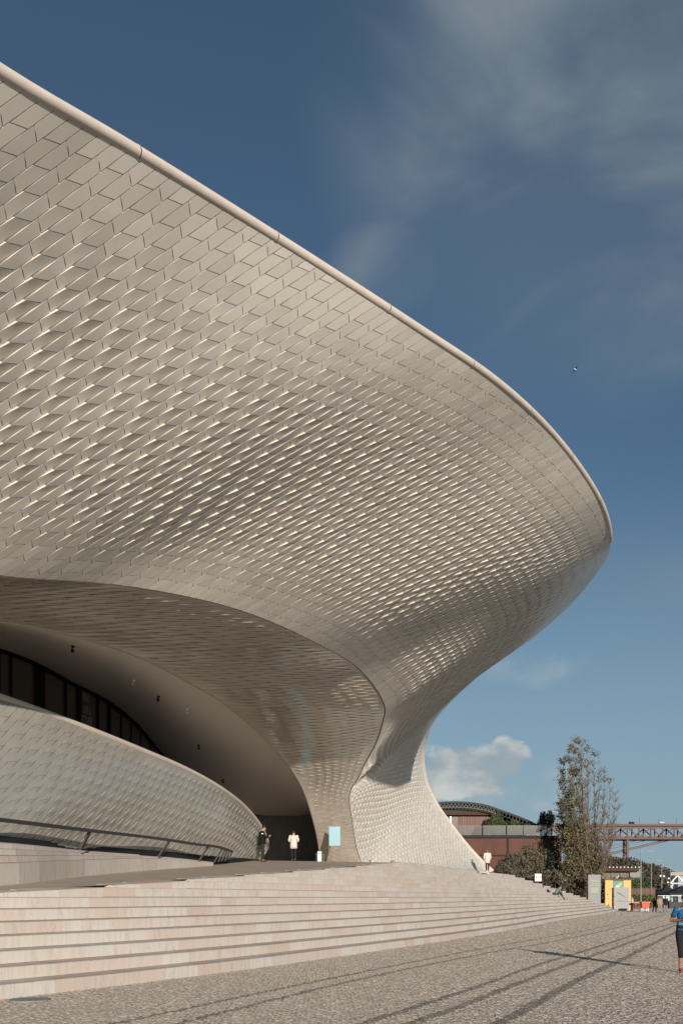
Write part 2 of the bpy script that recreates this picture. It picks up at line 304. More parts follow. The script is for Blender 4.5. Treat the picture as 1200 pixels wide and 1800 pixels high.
def tile_sheet(S, parent, material, name, stuff, W, M, relief, gap=.012, thick=.05, n_ind=300, edge=.45, slant=.14, lag=.03, skew=.10, umin=0.0, mat2=None):
    """interlocking trapezoid tiles in strips that run from the rim to the lip; each tile is a solid piece whose upper long edge may stand proud"""
    NS = int(round(S.len_u*(1-umin)/W)); pu = gap/S.len_u
    A = []; H = []
    for i in range(NS):
        u0 = umin+(1-umin)*i/NS; u1 = umin+(1-umin)*(i+1)/NS; uc = (u0+u1)/2; L = float(S.Lat(uc))
        ph = (i*lag*M) % (2*M); k0 = -3; cuts = []
        k = k0
        while True:
            a = k*M+(2*M-ph)
            sgn = 1 if (i+k) % 2 == 0 else -1
            if a > L-edge*M: break
            if a > edge*M: cuts.append((a-(sgn*slant+skew)*M, a+(sgn*slant+skew)*M, sgn))
            k += 1
        cuts = [(0, 0, 0)]+cuts+[(L, L, 0)]
        for c0, c1 in zip(cuts[:-1], cuts[1:]):
            g = gap/2
            # corners: upper edge rim end, lower edge rim end, lower edge lip end, upper edge lip end
            cor = [(u0+pu/2, c0[0]+g), (u1-pu/2, c0[1]+g), (u1-pu/2, c1[1]-g), (u0+pu/2, c1[0]-g)]
            A.append(cor); v = (c0[0]+c1[0])/2/L
            h0 = relief(uc, c0[0]/L); h1 = relief(uc, c1[0]/L)
            H.append((h0 if c0[2] == -1 else 0, -.2*h0 if c0[2] == 1 else 0, -.2*h1 if c1[2] == 1 else 0, h1 if c1[2] == -1 else 0))
    A = np.array(A); H = np.array(H)                                        # n,4,2 / n,4
    off = thick+H
    top = S.at(A[..., 0], A[..., 1], off); bot = S.at(A[..., 0], A[..., 1], np.full(off.shape, -.01))
    gu, gv = np.meshgrid(np.linspace(0, 1, 3), np.linspace(0, 1, 4), indexing='ij'); gu = gu.ravel()[None, :, None]; gv = gv.ravel()[None, :, None]
    face = (top[:, None, 0]*(1-gu)+top[:, None, 1]*gu)*(1-gv)+(top[:, None, 3]*(1-gu)+top[:, None, 2]*gu)*gv
    V = np.concatenate([top, bot, face], axis=1)                            # n,8+12,3
    faces = [(0, 4, 5, 1), (1, 5, 6, 2), (2, 6, 7, 3), (3, 7, 4, 0)]+[(8+i*4+j, 8+(i+1)*4+j, 8+(i+1)*4+j+1, 8+i*4+j+1) for i in range(2) for j in range(3)]
    faces = np.array(faces); NVt = 20
    n0 = np.cross(top[:, 1]-top[:, 0], top[:, 3]-top[:, 0]); ref = S.at(A[:, :, 0].mean(1), A[:, :, 1].mean(1), np.ones(len(A)))-S.at(A[:, :, 0].mean(1), A[:, :, 1].mean(1), np.zeros(len(A)))
    flip = (n0*ref).sum(1).mean() < 0
    if flip: faces = faces[:, ::-1]
    px = proj(top); x = px[..., 0]; y = px[..., 1]
    area = .5*np.abs((x[:, 0]*y[:, 1]-x[:, 1]*y[:, 0])+(x[:, 1]*y[:, 2]-x[:, 2]*y[:, 1])+(x[:, 2]*y[:, 3]-x[:, 3]*y[:, 2])+(x[:, 3]*y[:, 0]-x[:, 0]*y[:, 3]))
    cx = x.mean(1); cy = y.mean(1)
    area = np.where((top[..., 1].min(1) > 1) & (cx > 5) & (cx < 1195) & (cy > 5) & (cy < 1795), area, 0)
    order = np.argsort(-area); ind = order[:n_ind]; ind = ind[area[ind] > 30]
    for q in ind:
        c = V[q].mean(0); o = mesh_obj(name, V[q]-c, faces, material, parent, smooth=True); o.location = c
    rest = np.setdiff1d(np.arange(len(V)), ind)
    vv = V[rest].reshape(-1, 3); ff = (faces[None]+NVt*np.arange(len(rest))[:, None, None]).reshape(-1, 4)
    o = mesh_obj(stuff, vv, ff, mat2 or material, parent, smooth=True); o['kind'] = 'stuff'
    return len(V)
def sheet(S, name, material, parent, off=0.0, su=2, sv=3, thick=None):
    """the backing behind the tiles: the sheet itself, solid to the depth thick"""
    P = S.P[::su, ::sv]+S.N[::su, ::sv]*off; nu, nv = P.shape[:2]
    V = P.reshape(-1, 3); idx = np.arange(nu*nv).reshape(nu, nv)
    Fq = np.stack([idx[:-1, :-1], idx[:-1, 1:], idx[1:, 1:], idx[1:, :-1]], -1).reshape(-1, 4)
    return mesh_obj(name, V, Fq, material, parent, smooth=True)

museum = empty('museum', (1, 52, 3.7))
tag(museum, 'long low museum clad in cream trapezoid tiles with a huge swelling roof overhang', 'building')
museum_inv = Matrix.Translation((-1, -52, -3.7))
def under(o, root):                      # keep world coordinates when parenting to a root that stands elsewhere
    o.parent = root; o.matrix_parent_inverse = root.matrix_basis.inverted()
    return o
class Root0:                             # parts are built in world coordinates under this root
    pass

def V3(*a): return Vector(a)
# lip (lower edge) and rim (roof edge) of each column
LIP = [V3(-20.5, 6, 6.4), V3(-15.8, 14, 8.3), V3(-14.2, 16.5, 8.95), V3(-12.5, 19, 9.6), U(0, 1009, 24), U(200, 1025, 27.6), U(370, 1056, 31), U(560, 1131, 38), U(632, 1176, 42.3), U(675, 1240, 45.6), U(671, 1271, 46.7),
       U(662, 1300, 47.6), U(632, 1360, 49.2), U(616, 1430, 50.6), V3(1.4, 52.2, 3.62), V3(2.7, 54.2, 3.63), V3(4.0, 56.2, 3.64), V3(6.6, 60.2, 3.62), V3(9.3, 64.4, 3.6), V3(11.9, 68.6, 3.5)]
RIM = [V3(-8.9, 5.6, 11.5), U(0, 127, 11.5), U(220, 256, 13.55), U(440, 391, 16), U(735, 579, 20.2), U(865, 666, 23), U(955, 746, 26), U(1057, 888, 31.5), U(1071, 950, 35), U(1054, 995, 38.6), U(1006, 1056, 42.3),
       U(950, 1108, 45.5), U(848, 1180, 53), U(752, 1286, 61.2), U(743, 1337, 63.3), U(750, 1377, 64.9), U(765, 1409, 66), U(801, 1461, 67.6), U(836, 1503, 68.7), V3(12.25, 69.3, 3.75)]
EYEP = V3(0, 0, EYE)
for k, (fl, fr_) in enumerate(((.70, .93), (.70, .95), (.70, .93), (.70, .92), (.70, .90), (.70, .89), (.70, .885), (.705, .88), (.735, .875), (.79, .88), (.83, .885), (.865, .89), (.93, .915), (.97, .98))):
    LIP[k] = EYEP+(LIP[k]-EYEP)*fl; RIM[k] = EYEP+(RIM[k]-EYEP)*fr_
LIP[0] = V3(-15.0, 4.5, 6.2); RIM[0] = V3(-8.8, 4.2, 11.4); LIP.insert(0, V3(-18.5, -3, 4.8)); RIM.insert(0, V3(-12.4, -3, 10.2))
cols = []
for k, (a, b) in enumerate(zip(LIP, RIM)):
    ch = b-a
    w = min(1, max(0, (k-10)/4)); q = Vector((-.25, .15, 0))*w
    p1 = a+Vector((ch.x, ch.y, 0))*(.345-.015*w)+Vector((0, 0, ch.z*(.37-.04*w)))+q; p2 = b-Vector((ch.x, ch.y, 0))*(.31+.02*w)-Vector((0, 0, ch.z*(.325+.005*w)))+q
    cols.append((a, p1, p2, b))
S1 = Surf(cols)
U_AT = S1.ts
def relief_main(u, v):
    e = min(1, max(0, (v-.08)/.25))*min(1, max(0, (.92-v)/.2))
    if u > U_AT[9+1]: w = min(1, (u-U_AT[9+1])/(U_AT[13+1]-U_AT[9+1])); e = e*(1-w)+w*.85*min(1, max(0, (v-.06)/.1))
    return .040*e
r0 = museum
tiles_n = tile_sheet(S1, None, M_TILE, 'facade_tile', 'facade_tiles', .262, .475, relief_main, gap=.015, thick=.05)
sheet(S1, 'facade_backing', M_JOINT, None, -.012)

# rim: precast half-round sections along the roof edge
rimc = S1.P[:, 0]; d = np.concatenate([[0], np.cumsum(np.linalg.norm(np.diff(rimc, axis=0), axis=1))])
def rim_at(x): return np.array([np.interp(x, d, rimc[:, k]) for k in range(3)])
x = 0.0
uR = np.interp(np.linspace(0, 1, S1.NU), np.linspace(0, 1, S1.NU), d)
hid0, hid1 = d[int(U_AT[8+1]*(S1.NU-1))], d[int(U_AT[13+1]*(S1.NU-1))]
while x < d[-1]-.2:
    x1 = min(x+3.1, d[-1]); pts = []
    for q in np.linspace(x+.012, x1-.012, 9):
        p = rim_at(q); w = min(1, max(0, (q-hid0)/2.5))*min(1, max(0, (hid1-q)/2.5))
        pts.append(Vector(p)+Vector((-.30*w, .05*w, .015+.14*w)))
    rr = .088+.035*min(1, max(0, (q-hid0)/8)); mb = MB(); mb.tube(pts, rr, 18, cap=False); mb.tube([pts[-1]+(pts[-2]-pts[-1]).normalized()*.045, pts[-1]], rr+.006, 18, cap=False)
    mb.build('rim_section', M_RIM, None, smooth=True)
    x = x1
# roof behind the rim, and the solid body under it
rv = []; rf = []
for i in range(0, S1.NU, 3):
    p = Vector(rimc[i]); k = i/(S1.NU-1)
    inn = Vector((-.86, .5, 0)); z_in = p.z+.15
    w_ = 22*min(1, max(.02, (1-k)/.25))
    rv += [p+Vector((-.05, .03, .06)), p+inn*w_*.4+Vector((0, 0, .12)), p+inn*w_+Vector((0, 0, .1))]
    n = len(rv)-3
    if n: rf += [(n-3, n, n+1, n-2), (n-2, n+1, n+2, n-1)]
mesh_obj('roof', rv, rf, M_RIM, None, smooth=True)

# inner lining between the lip and the plain ceiling, tiled in fine level courses
lipc = S1.P[:, -1]; lp = proj(lipc)
def lip_at(px, py, lo=0.0, hi=1.0):
    i0, i1 = int(lo*(S1.NU-1)), int(hi*(S1.NU-1)); q = np.argmin((lp[i0:i1, 0]-px)**2+(lp[i0:i1, 1]-py)**2)+i0
    return Vector(lipc[q])
INN = [U(-900, 1000, 19), U(-380, 1040, 23.5), U(0, 1091, 28), U(130, 1116, 30.3), U(240, 1152, 33), U(330, 1197, 36), U(400, 1240, 39), U(480, 1312, 43), U(530, 1382, 46), U(555, 1460, 48), U(563, 1514, 49.4)]
INN = [EYEP+(p-EYEP)*f for p, f in zip(INN, (.70, .70, .71, .715, .725, .74, .775, .85, .91, .965, 1))]
LI = [lip_at(-100, 1003), lip_at(200, 1025), lip_at(450, 1084), lip_at(530, 1116), lip_at(598, 1152), lip_at(650, 1196), lip_at(673, 1240), lip_at(656, 1312), lip_at(624, 1382, .3), lip_at(621, 1460, .3), lip_at(640, 1517, .3)]
li_i = np.array([np.argmin(((lipc-np.array(b))**2).sum(1)) for b in LI], float); inn_a = np.array([[*p] for p in INN]); tq = np.arange(len(INN), dtype=float); td = np.linspace(0, len(INN)-1, 61)
inn_d = hermite(inn_a, ts=tq, t=td); lid = hermite(li_i[:, None], ts=tq, t=td)[:, 0]
cols2 = []
for pi, k in zip(inn_d, lid):
    k = min(max(k, 0), len(lipc)-1.001); b = Vector(lipc[int(k)]*(1-k % 1)+lipc[int(k)+1]*(k % 1)); a = Vector(pi)
    ch = b-a; bul = Vector((.1, -.25, -.12))
    cols2.append((a, a+ch*.33+bul, a+ch*.67+bul, b))
S2 = Surf(cols2, 300, 50)
def relief_soft(u, v): return .010+.012*rng.random()
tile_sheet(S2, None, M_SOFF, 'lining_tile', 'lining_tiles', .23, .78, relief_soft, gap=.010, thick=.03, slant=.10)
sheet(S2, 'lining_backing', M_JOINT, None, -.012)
mb = MB(); lipp = [Vector(p)+Vector((.0, -.03, -.01)) for p in lipc[:int(U_AT[14+1]*(S1.NU-1)):3]]
mb.tube(lipp, .035, 6); mb.build('lip_trim', M_DARKM, None)
mb = MB(); inc = S2.P[:, -1]; mb.tube([Vector(p) for p in inc[::4]], .05, 6); mb.build('lining_edge', M_SOFF, None, smooth=True)

# plain grey ceiling over the entrance, down to the window band and the back wall
WT = [U(-500, 985, 26), U(-200, 1085, 28), U(0, 1141, 30), U(60, 1164, 31.5), U(130, 1202, 33.5), U(190, 1233, 35.5), U(235, 1268, 37), U(278, 1319, 40), U(345, 1385, 46), U(420, 1425, 53), U(470, 1436, 57), U(520, 1436, 57.5), U(562, 1436, 57.5), U(572, 1475, 57.5), U(576, 1516, 57.5)]
IU = np.interp([-800, -200, 0, 70, 150, 215, 265, 320, 390, 460, 500, 528, 548, 557, 563], [p[0] for p in proj(inc)], np.arange(len(inc)))
cols3 = []
for a, q in zip(WT, IU):
    b = Vector(inc[int(q)]); ch = b-a; cols3.append((a, a+ch*.33+Vector((0, 0, .30)), a+ch*.67+Vector((0, 0, .25)), b))
S3 = Surf(cols3, 200, 40)
sheet(S3, 'entrance_ceiling', M_PLAS, None, 0, 1, 2)
# back wall of the entrance, dark tiles
b0, b1 = U(425, 1434, 57.6), U(584, 1434, 57.6)
cb = [(V3(p.x, p.y, 3.4), V3(p.x, p.y, 4.8), V3(p.x, p.y, 6.0), V3(p.x, p.y, 7.15)) for p in (b0, b0.lerp(b1, .33), b0.lerp(b1, .67), b1)]
S4 = Surf(cb, 30, 20)
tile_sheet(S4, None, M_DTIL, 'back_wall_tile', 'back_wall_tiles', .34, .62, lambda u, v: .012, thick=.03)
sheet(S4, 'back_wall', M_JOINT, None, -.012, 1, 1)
# dark hall behind everything, so that no daylight comes in from the rear
mb = MB()
bk = [(V3(-34, -3, 0), 8), (V3(-30, 6, 0), 10), (V3(-24, 30, 0), 11), (V3(-18, 50, 0), 11), (V3(-9, 60.5, 0), 11), (V3(-1, 60.5, 0), 10), (V3(2.2, 62.5, 0), 6), (V3(5.5, 66.5, 0), 4.2), (V3(9.2, 69, 0), 3.6)]
for (a, ha), (b, hb) in zip(bk[:-1], bk[1:]): mb.quad(a, b, b+V3(0, 0, hb), a+V3(0, 0, ha))
mb.build('rear_wall', M_JOINT, None)

# cafe window band under the ceiling
wts = np.array([[*p] for p in WT[:9]]); wpx = proj(wts)[:, 0]
def wtop(px): return Vector([np.interp(px, wpx, wts[:, k]) for k in range(3)])
def wpt(px, drop): return wtop(px)+V3(0.05, -.12, -drop)
PAN = [(-420, -290), (-285, -150), (-145, -62), (-57, -5), (0, 17), (20, 60), (78, 112), (116, 134), (142, 168), (173, 188), (194, 211), (213, 229), (231, 245), (247, 262), (264, 279), (281, 300)]
for n, (a, b) in enumerate(PAN):
    pa, pb = wtop(a), wtop(b); mb = MB(); dn = 3.2 if n < 11 else 3.0
    sk = (pb-pa).normalized().cross(V3(0, 0, 1))*.04
    mb.v += [pa+sk, pb+sk, pb+sk-V3(0, 0, dn), pa+sk-V3(0, 0, dn), pa-sk, pb-sk, pb-sk-V3(0, 0, dn), pa-sk-V3(0, 0, dn)]
    mb.f += [(0, 1, 2, 3), (7, 6, 5, 4), (0, 4, 5, 1), (1, 5, 6, 2), (2, 6, 7, 3), (3, 7, 4, 0)]
    mb.build('window_pane', M_GLASSD, None)
for a, b in ((17, 20), (60, 78), (112, 116), (134, 142), (168, 173), (188, 194), (211, 213), (229, 231), (245, 247), (262, 264), (279, 281), (-5, 0), (-62, -57), (-150, -145), (-290, -285)):
    mb = MB(); pa, pb = wpt(a, 0), wpt(b, 0)
    mb.v += [pa, pb, pb-V3(0, 0, 3.3), pa-V3(0, 0, 3.3)]; bkv = V3(-.02, .2, 0); mb.v += [v+bkv for v in mb.v[:4]]
    mb.f += [(0, 1, 2, 3), (7, 6, 5, 4), (0, 4, 5, 1), (1, 5, 6, 2), (2, 6, 7, 3), (3, 7, 4, 0)]
    mb.build('mullion', M_BLACK, None)
mb = MB(); fr = [wtop(q) for q in np.linspace(-420, 330, 42)]
for a, b in zip(fr[:-1], fr[1:]): mb.bar(a+V3(.03, -.18, -.03), b+V3(.03, -.18, -.03), .14, .17)
mb.build('window_head', M_BLACK, None)
# lettering on the pane
M_LET = mat('faded_white_lettering', (.55, .53, .50), rough=.6)
def text_obj(s, h, w, name, material, parent=None):
    cu = bpy.data.curves.new('t', 'FONT'); cu.body = s; cu.size = 1; cu.align_x = 'LEFT'; cu.extrude = 0; cu.resolution_u = 2
    ob = bpy.data.objects.new('t', cu); COL.objects.link(ob)
    dg = bpy.context.evaluated_depsgraph_get(); me = bpy.data.meshes.new_from_object(ob.evaluated_get(dg)); bpy.data.objects.remove(ob)
    n = len(me.vertices); co = np.zeros(n*3); me.vertices.foreach_get('co', co); co = co.reshape(-1, 3)
    mn = co.min(0); mx = co.max(0); co -= mn; co[:, 0] *= w/(mx[0]-mn[0]); co[:, 1] *= h/(mx[1]-mn[1]); co[:, 2] = 0
    me.vertices.foreach_set('co', co.ravel()); me.materials.clear(); me.materials.append(material); me.update()
    o = bpy.data.objects.new(name, me); COL.objects.link(o)
    if parent: o.parent = parent
    return o
pa, pb = wtop(142), wtop(168)
for s, y0, hh, x0, x1 in (('MAAT', 1232, 15.5, 143, 159), ('CAF\u00c9 &', 1254, 15.5, 143, 162), ('KITCHEN', 1273, 15.5, 140, 166)):
    q = pa.lerp(pb, .5); Y = q.y; sc_ = Y/F
    o = text_obj(s, hh*sc_*1.05, (x1-x0)*sc_*1.08, 'window_lettering', M_LET)
    dr = (pb-pa); dr.z = 0; dr.normalize(); nn = dr.cross(V3(0, 0, 1))
    p = U(x0, y0, wtop(x0).y)+nn*.09
    Mx = Matrix((dr, V3(0, 0, 1), nn)).transposed().to_4x4(); Mx.translation = p; o.matrix_world = Mx

# everything above is part of the museum
for o in list(COL.objects):
    if o.parent is None and o.type == 'MESH': under(o, museum)

# ------------------------------------------------------------------ tiled ramp wall in front of the cafe
ramp = empty('ramp_wall', (-9, 24, 3))
tag(ramp, 'leaning grey tiled parapet wall curving up past the cafe windows below the overhang', 'wall')
TOPW = [U(-700, 1040, 14.5), U(-300, 1140, 19.2), U(0, 1229, 23.4), U(100, 1264, 25.6), U(250, 1322, 30), U(330, 1356, 33.3), U(400, 1396, 37.6), U(440, 1431, 41.5), U(463, 1464, 44.5), U(472, 1490, 46.3), U(474, 1512, 47)]
BOTW = [U(-900, 1405, 11), U(-500, 1440, 15.5), U(0, 1482, 22.3), U(150, 1496, 27), U(300, 1506, 33), U(385, 1512, 38), U(430, 1512, 42), U(455, 1513, 45.5)]
TOPW = [EYEP+(p-EYEP)*f for p, f in zip(TOPW, (.93, .93, .93, .94, .96, .975, .985, .995, 1, 1, 1))]; BOTW = [EYEP+(p-EYEP)*f for p, f in zip(BOTW, (.93, .93, .93, .95, .97, .99, 1, 1))]
tw = np.array([[*p] for p in TOPW]); bw = np.array([[*p] for p in BOTW]); tpx = proj(tw)[:, 0]; bpx = proj(bw)[:, 0]
tdense = hermite(tw, n_per=400); bdense = hermite(bw, n_per=400); tdp = proj(tdense)[:, 0]; bdp = proj(bdense)[:, 0]
def tw_at(px): return Vector([np.interp(px, tdp, tdense[:, k]) for k in range(3)])
def bw_at(px): return Vector([np.interp(px, bdp, bdense[:, k]) for k in range(3)])
cols5 = []
for a, b in ((-880, -690), (-620, -420), (-400, -200), (-210, 0), (0, 195), (90, 265), (170, 322), (250, 370), (320, 408), (375, 440), (415, 458), (440, 468), (455, 474)):
    pb, pt = bw_at(a), (tw_at(b) if b < 474 else tw[-2]*0+tw[-2]); pt = Vector(pt); ch = pt-pb
    cols5.append((pb, pb+ch*.33+V3(.12, -.22, 0), pb+ch*.67+V3(.12, -.22, 0), pt))
S5 = Surf(cols5, 260, 60)
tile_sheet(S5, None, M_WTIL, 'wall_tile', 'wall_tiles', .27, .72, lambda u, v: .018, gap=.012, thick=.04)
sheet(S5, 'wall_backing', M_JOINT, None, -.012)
mb = MB(); mb.tube([Vector(p)+V3(0, 0, .05) for p in tdense[:-12:4]], .10, 10); mb.build('coping', M_RIM, None, smooth=True)
mb = MB(); pr = [Vector(p) for p in bdense[:-1:5]]
for a, b in zip(pr[:-1], pr[1:]): mb.bar(a+V3(.03, -.10, .04), b+V3(.03, -.10, .04), .10, .26)
mb.build('gutter', M_BLACK, None)
mb = MB()                                  # body behind the tiles
for i in range(0, 255, 5):
    a, b = Vector(S5.P[i, 0]), Vector(S5.P[i+5, 0]); o_ = V3(-.45, .35, -.1)
    mb.quad(a, b, b+o_, a+o_); mb.quad(a+o_, b+o_, V3(b.x-.6, b.y+.5, 3), V3(a.x-.6, a.y+.5, 3))
mb.build('wall_body', M_JOINT, None)
for o in list(COL.objects):
    if o.parent is None and o.type == 'MESH': under(o, ramp)

# handrail in front of the ramp wall
rail = empty('handrail', tuple(U(150, 1500, 25)))
tag(rail, 'dark bronze handrail on slanting flat posts in front of the grey tiled ramp wall', 'railing')
RP = [U(-200, 1420, 15.8), U(0, 1441, 19.7), U(150, 1459, 23.9), U(300, 1477, 30.2), U(345, 1484, 32.4), U(385, 1489, 35.0), U(398, 1493, 36.2), U(408, 1497, 37.3)]
rd = hermite(np.array([[*p] for p in RP]), n_per=60); mb = MB()
for a, b in zip(rd[:-1], rd[1:]): mb.bar(a, b, .09, .09)
under(mb.build('rail', M_DARKM), rail)
for (bx, by, tx, ty, Y) in ((142, 1494, 158, 1462, 24.3), (279, 1506, 298, 1478, 30.1), (350, 1514, 367, 1487, 33.8), (377, 1516, 391, 1491, 35.5), (384, 1515, 396, 1493, 35.9), (390, 1514, 400, 1494, 36.3), (396, 1513, 404, 1496, 36.7), (402, 1511, 408, 1497, 37.2)):
    mb = MB(); mb.bar(U(bx, by, Y), U(tx, ty, Y), .05, .17, up=(0, 1, 0)); under(mb.build('rail_post', M_DARKM), rail)
# ------------------------------------------------------------------ ground, steps and platform
C0P = [(-11.0, 4.0), (-9.2, 7.0), (-7.4, 10.0)]+[tuple(G(px, py).xy) for px, py in ((0, 1757.5), (200, 1734), (400, 1709), (600, 1681), (800, 1652), (900, 1635), (980, 1619), (1040, 1609.5), (1090, 1600))]
C0 = hermite(np.array(C0P), n_per=900)
def offs(d):
    t = np.gradient(C0, axis=0); t /= np.linalg.norm(t, axis=1, keepdims=True); n = np.stack([-t[:, 1], t[:, 0]], 1)
    return C0+n*d
RISE = 1.6/7; TREAD = .47
def smin(a, b, k=.25):
    h = max(0, min(1, .5+.5*(b-a)/k)); return b+(a-b)*h-k*h*(1-h)
def zplat(x, y):
    p = -.85*x+.53*y; q = .53*x+.85*y
    return smin(1.93+.06*(p-17.4)+.045*(q-12.8), 3.70)
def yend(d): return 106.7-4.3*d
steps = empty('stone_steps', (0, 24, 0))
tag(steps, 'broad flight of pale pinkish stone steps sweeping along the promenade up to the museum entrance', 'steps')
NSTEP = 16; slabs = []
for i in range(NSTEP):
    d0 = i*TREAD; fr = offs(d0); bk_ = offs(d0+TREAD+.10); z0 = i*RISE; z1 = (i+1)*RISE
    s = np.concatenate([[0], np.cumsum(np.linalg.norm(np.diff(fr, axis=0), axis=1))])
    smax = np.interp(min(yend(d0), C0[-1, 1]), C0[:, 1], s); pos = random.random()
    def at_(A, q): return np.array([np.interp(q, s, A[:, 0]), np.interp(q, s, A[:, 1])])
    while pos < smax-.15:
        L_ = random.choice((.62, .8, .95, 1.1, 1.3)); e = min(pos+L_, smax)
        a, b = at_(fr, pos+.003), at_(fr, e-.003); c, dd = at_(bk_, e-.003), at_(bk_, pos+.003)
        j = random.uniform(-.004, .004); nrm = (dd-a)/np.linalg.norm(dd-a); a = a+nrm*j; b = b+nrm*j
        za = min(z1, zplat(*a)+.0); zb = min(z1, zplat(*b)+.0)
        if za > z0+.035 and zb > z0+.035:
            zc = min(z1, zplat(*c)); zd = min(z1, zplat(*dd)); za, zb = max(za, z0+.005), max(zb, z0+.005)
            lo = (z0+.016 if za > z1-.03 else z0-.12) if i else -.05; j2 = random.uniform(-.003, 0); sl2 = .014
            ch = .012                       # worn arris along the front edge
            slabs.append([(a[0], a[1], lo), (b[0], b[1], lo), (c[0], c[1], lo), (dd[0], dd[1], lo),
                          (a[0], a[1], za+j2-ch), (b[0], b[1], zb+j2-ch), (c[0], c[1], max(zc, z0)+j2+sl2*(za > z0+.1)), (dd[0], dd[1], max(zd, z0)+j2+sl2*(za > z0+.1)),
                          (a[0]+nrm[0]*ch, a[1]+nrm[1]*ch, za+j2), (b[0]+nrm[0]*ch, b[1]+nrm[1]*ch, zb+j2)])
        pos = e
slabs = np.array(slabs); SF = np.array([(0, 1, 5, 4), (4, 5, 9, 8), (8, 9, 6, 7), (1, 2, 6, 5), (3, 0, 4, 7), (2, 3, 7, 6)])
# close the small side gaps of the chamfer with the side faces' own corners
pp = proj(np.where(slabs[..., 1:2] > .5, slabs, [[0, .5, 0]])); wpx_ = np.abs(pp[:, 5, 0]-pp[:, 4, 0])*np.abs(pp[:, 0, 1]-pp[:, 4, 1])
vis = (pp[:, 5, 0] > 0) & (pp[:, 4, 0] < 1200) & (slabs[:, 0, 1] > 5)
order = np.argsort(-np.where(vis, wpx_, 0))[:300]
for q in order:
    c = slabs[q].mean(0); o = mesh_obj('stone_slab', slabs[q]-c, SF, M_STONE); o.location = c; under(o, steps)
rest = np.setdiff1d(np.arange(len(slabs)), order)
o = mesh_obj('stone_slabs', slabs[rest].reshape(-1, 3), (SF[None]+10*np.arange(len(rest))[:, None, None]).reshape(-1, 4), M_STONE); o['kind'] = 'stuff'; under(o, steps)
def step_z(x, y):                          # height of the tread at a point, for things that stand on the steps
    dd = np.hypot(C0[:, 0]-x, C0[:, 1]-y); k = int(np.argmin(dd)); d = dd[k]
    return min((int(d/TREAD)+1)*RISE, zplat(x, y))

# platform at the head of the steps: a grid in (along, inward) that rises gently towards the entrance
pv = []; pf = []; NI = 150; NJ = 26
for i in range(NI):
    k = int(i/(NI-1)*(len(C0)-1)); base = C0[k]; 
    t = C0[min(k+1, len(C0)-1)]-C0[max(k-1, 0)]; t /= np.linalg.norm(t); n = np.array([-t[1], t[0]])
    # where the steps meet the platform at this station
    dmeet = NSTEP*TREAD
    for m in range(NSTEP+1):
        q = base+n*m*TREAD
        if zplat(*q) <= m*RISE+.001: dmeet = m*TREAD; break
    dmeet = max(.3, dmeet-TREAD*.6)
    if base[1] > yend(dmeet): dmeet = max(.3, (106.7-base[1])/4.3)
    for j in range(NJ):
        dd = dmeet+(j/(NJ-1))**1.6*(34 if base[1] < 70 else 12)
        q = base+n*dd; z = zplat(*q)-.012
        lim = yend(NSTEP*TREAD)
        if base[1] > lim-6: z = min(z, max(.0, (106.7-base[1])/4.3/TREAD*RISE)-.02)
        pv.append((q[0], q[1], z))
for i in range(NI-1):
    for j in range(NJ-1):
        a = i*NJ+j
        pf.append((a, a+NJ, a+NJ+1, a+1))
o = mesh_obj('platform', pv, pf, M_PLAT); o['kind'] = 'structure'

# upper terrace steps between the ramp and the wall, dying out towards the entrance
ust = empty('terrace_steps', tuple(U(0, 1540, 22)))
tag(ust, 'short upper flight of stone steps tapering out beside the black gutter', 'steps')
def curve_px(L_, n=26): return hermite(np.array([[*U(*p)] for p in L_]), n_per=n)
lev = [[(-330, 1558, 16.2), (0, 1541, 20.8), (150, 1530, 25.8), (262, 1521.5, 30.2), (375, 1517, 35.5)],
       [(-330, 1529, 16.2), (0, 1519, 20.8), (150, 1512, 25.8), (262, 1509, 30.2), (375, 1516.5, 35.5)],
       [(-330, 1524, 16.4), (0, 1516.5, 21.1), (150, 1511, 26.0), (262, 1508.5, 30.4), (375, 1516.3, 35.6)],
       [(-330, 1507, 16.4), (0, 1505, 21.1), (150, 1504.5, 26.0), (262, 1506.5, 30.4), (375, 1516.1, 35.6)],
       [(-330, 1502, 16.7), (0, 1503, 21.4), (150, 1503.8, 26.25), (262, 1506.3, 30.6), (375, 1516, 35.7)],
       [(-330, 1485, 16.7), (0, 1492.5, 21.4), (150, 1499.5, 26.25), (262, 1504.8, 30.6), (375, 1515.8, 35.7)],
       [(-330, 1480, 17.0), (0, 1491.5, 21.8), (150, 1499.2, 26.55), (262, 1504.6, 30.85), (375, 1515.7, 35.8)],
       [(-330, 1462, 17.0), (0, 1482, 21.8), (150, 1495.8, 26.55), (262, 1503.6, 30.85), (375, 1515.5, 35.8)],
       [(-330, 1455, 17.3), (0, 1479, 22.2), (150, 1494.5, 26.9), (262, 1503, 31.1), (375, 1515.3, 36.1)]]
cv = [curve_px([(x, y, d*f) for (x, y, d), f in zip(l, (.93, .93, .95, .97, .99))], 20) for l in lev]; usl = []
for a in range(0, 8, 2):
    A, B, Cc = cv[a]-(np.array([0, 0, .4]) if a == 0 else 0), cv[a+1], cv[a+2]
    for i in range(19):
        usl.append((A[i], A[i+1], B[i], B[i+1], Cc[i], Cc[i+1]))
for A0, A1, B0, B1, C_0, C_1 in usl:
    g = (A1-A0)*.003; vs = np.array([A0+g, A1-g, B1-g, B0+g, C_1-g+[0, .12, -.0], C_0+g+[0, .12, 0], C_1+[0, .12, -.3], C_0+[0, .12, -.3]])
    c = vs.mean(0); o = mesh_obj('stone_slab', vs-c, [(0, 1, 2, 3), (3, 2, 4, 5), (1, 6, 4, 2), (0, 3, 5, 7), (4, 6, 7, 5)], M_STONE); o.location = c; under(o, ust)

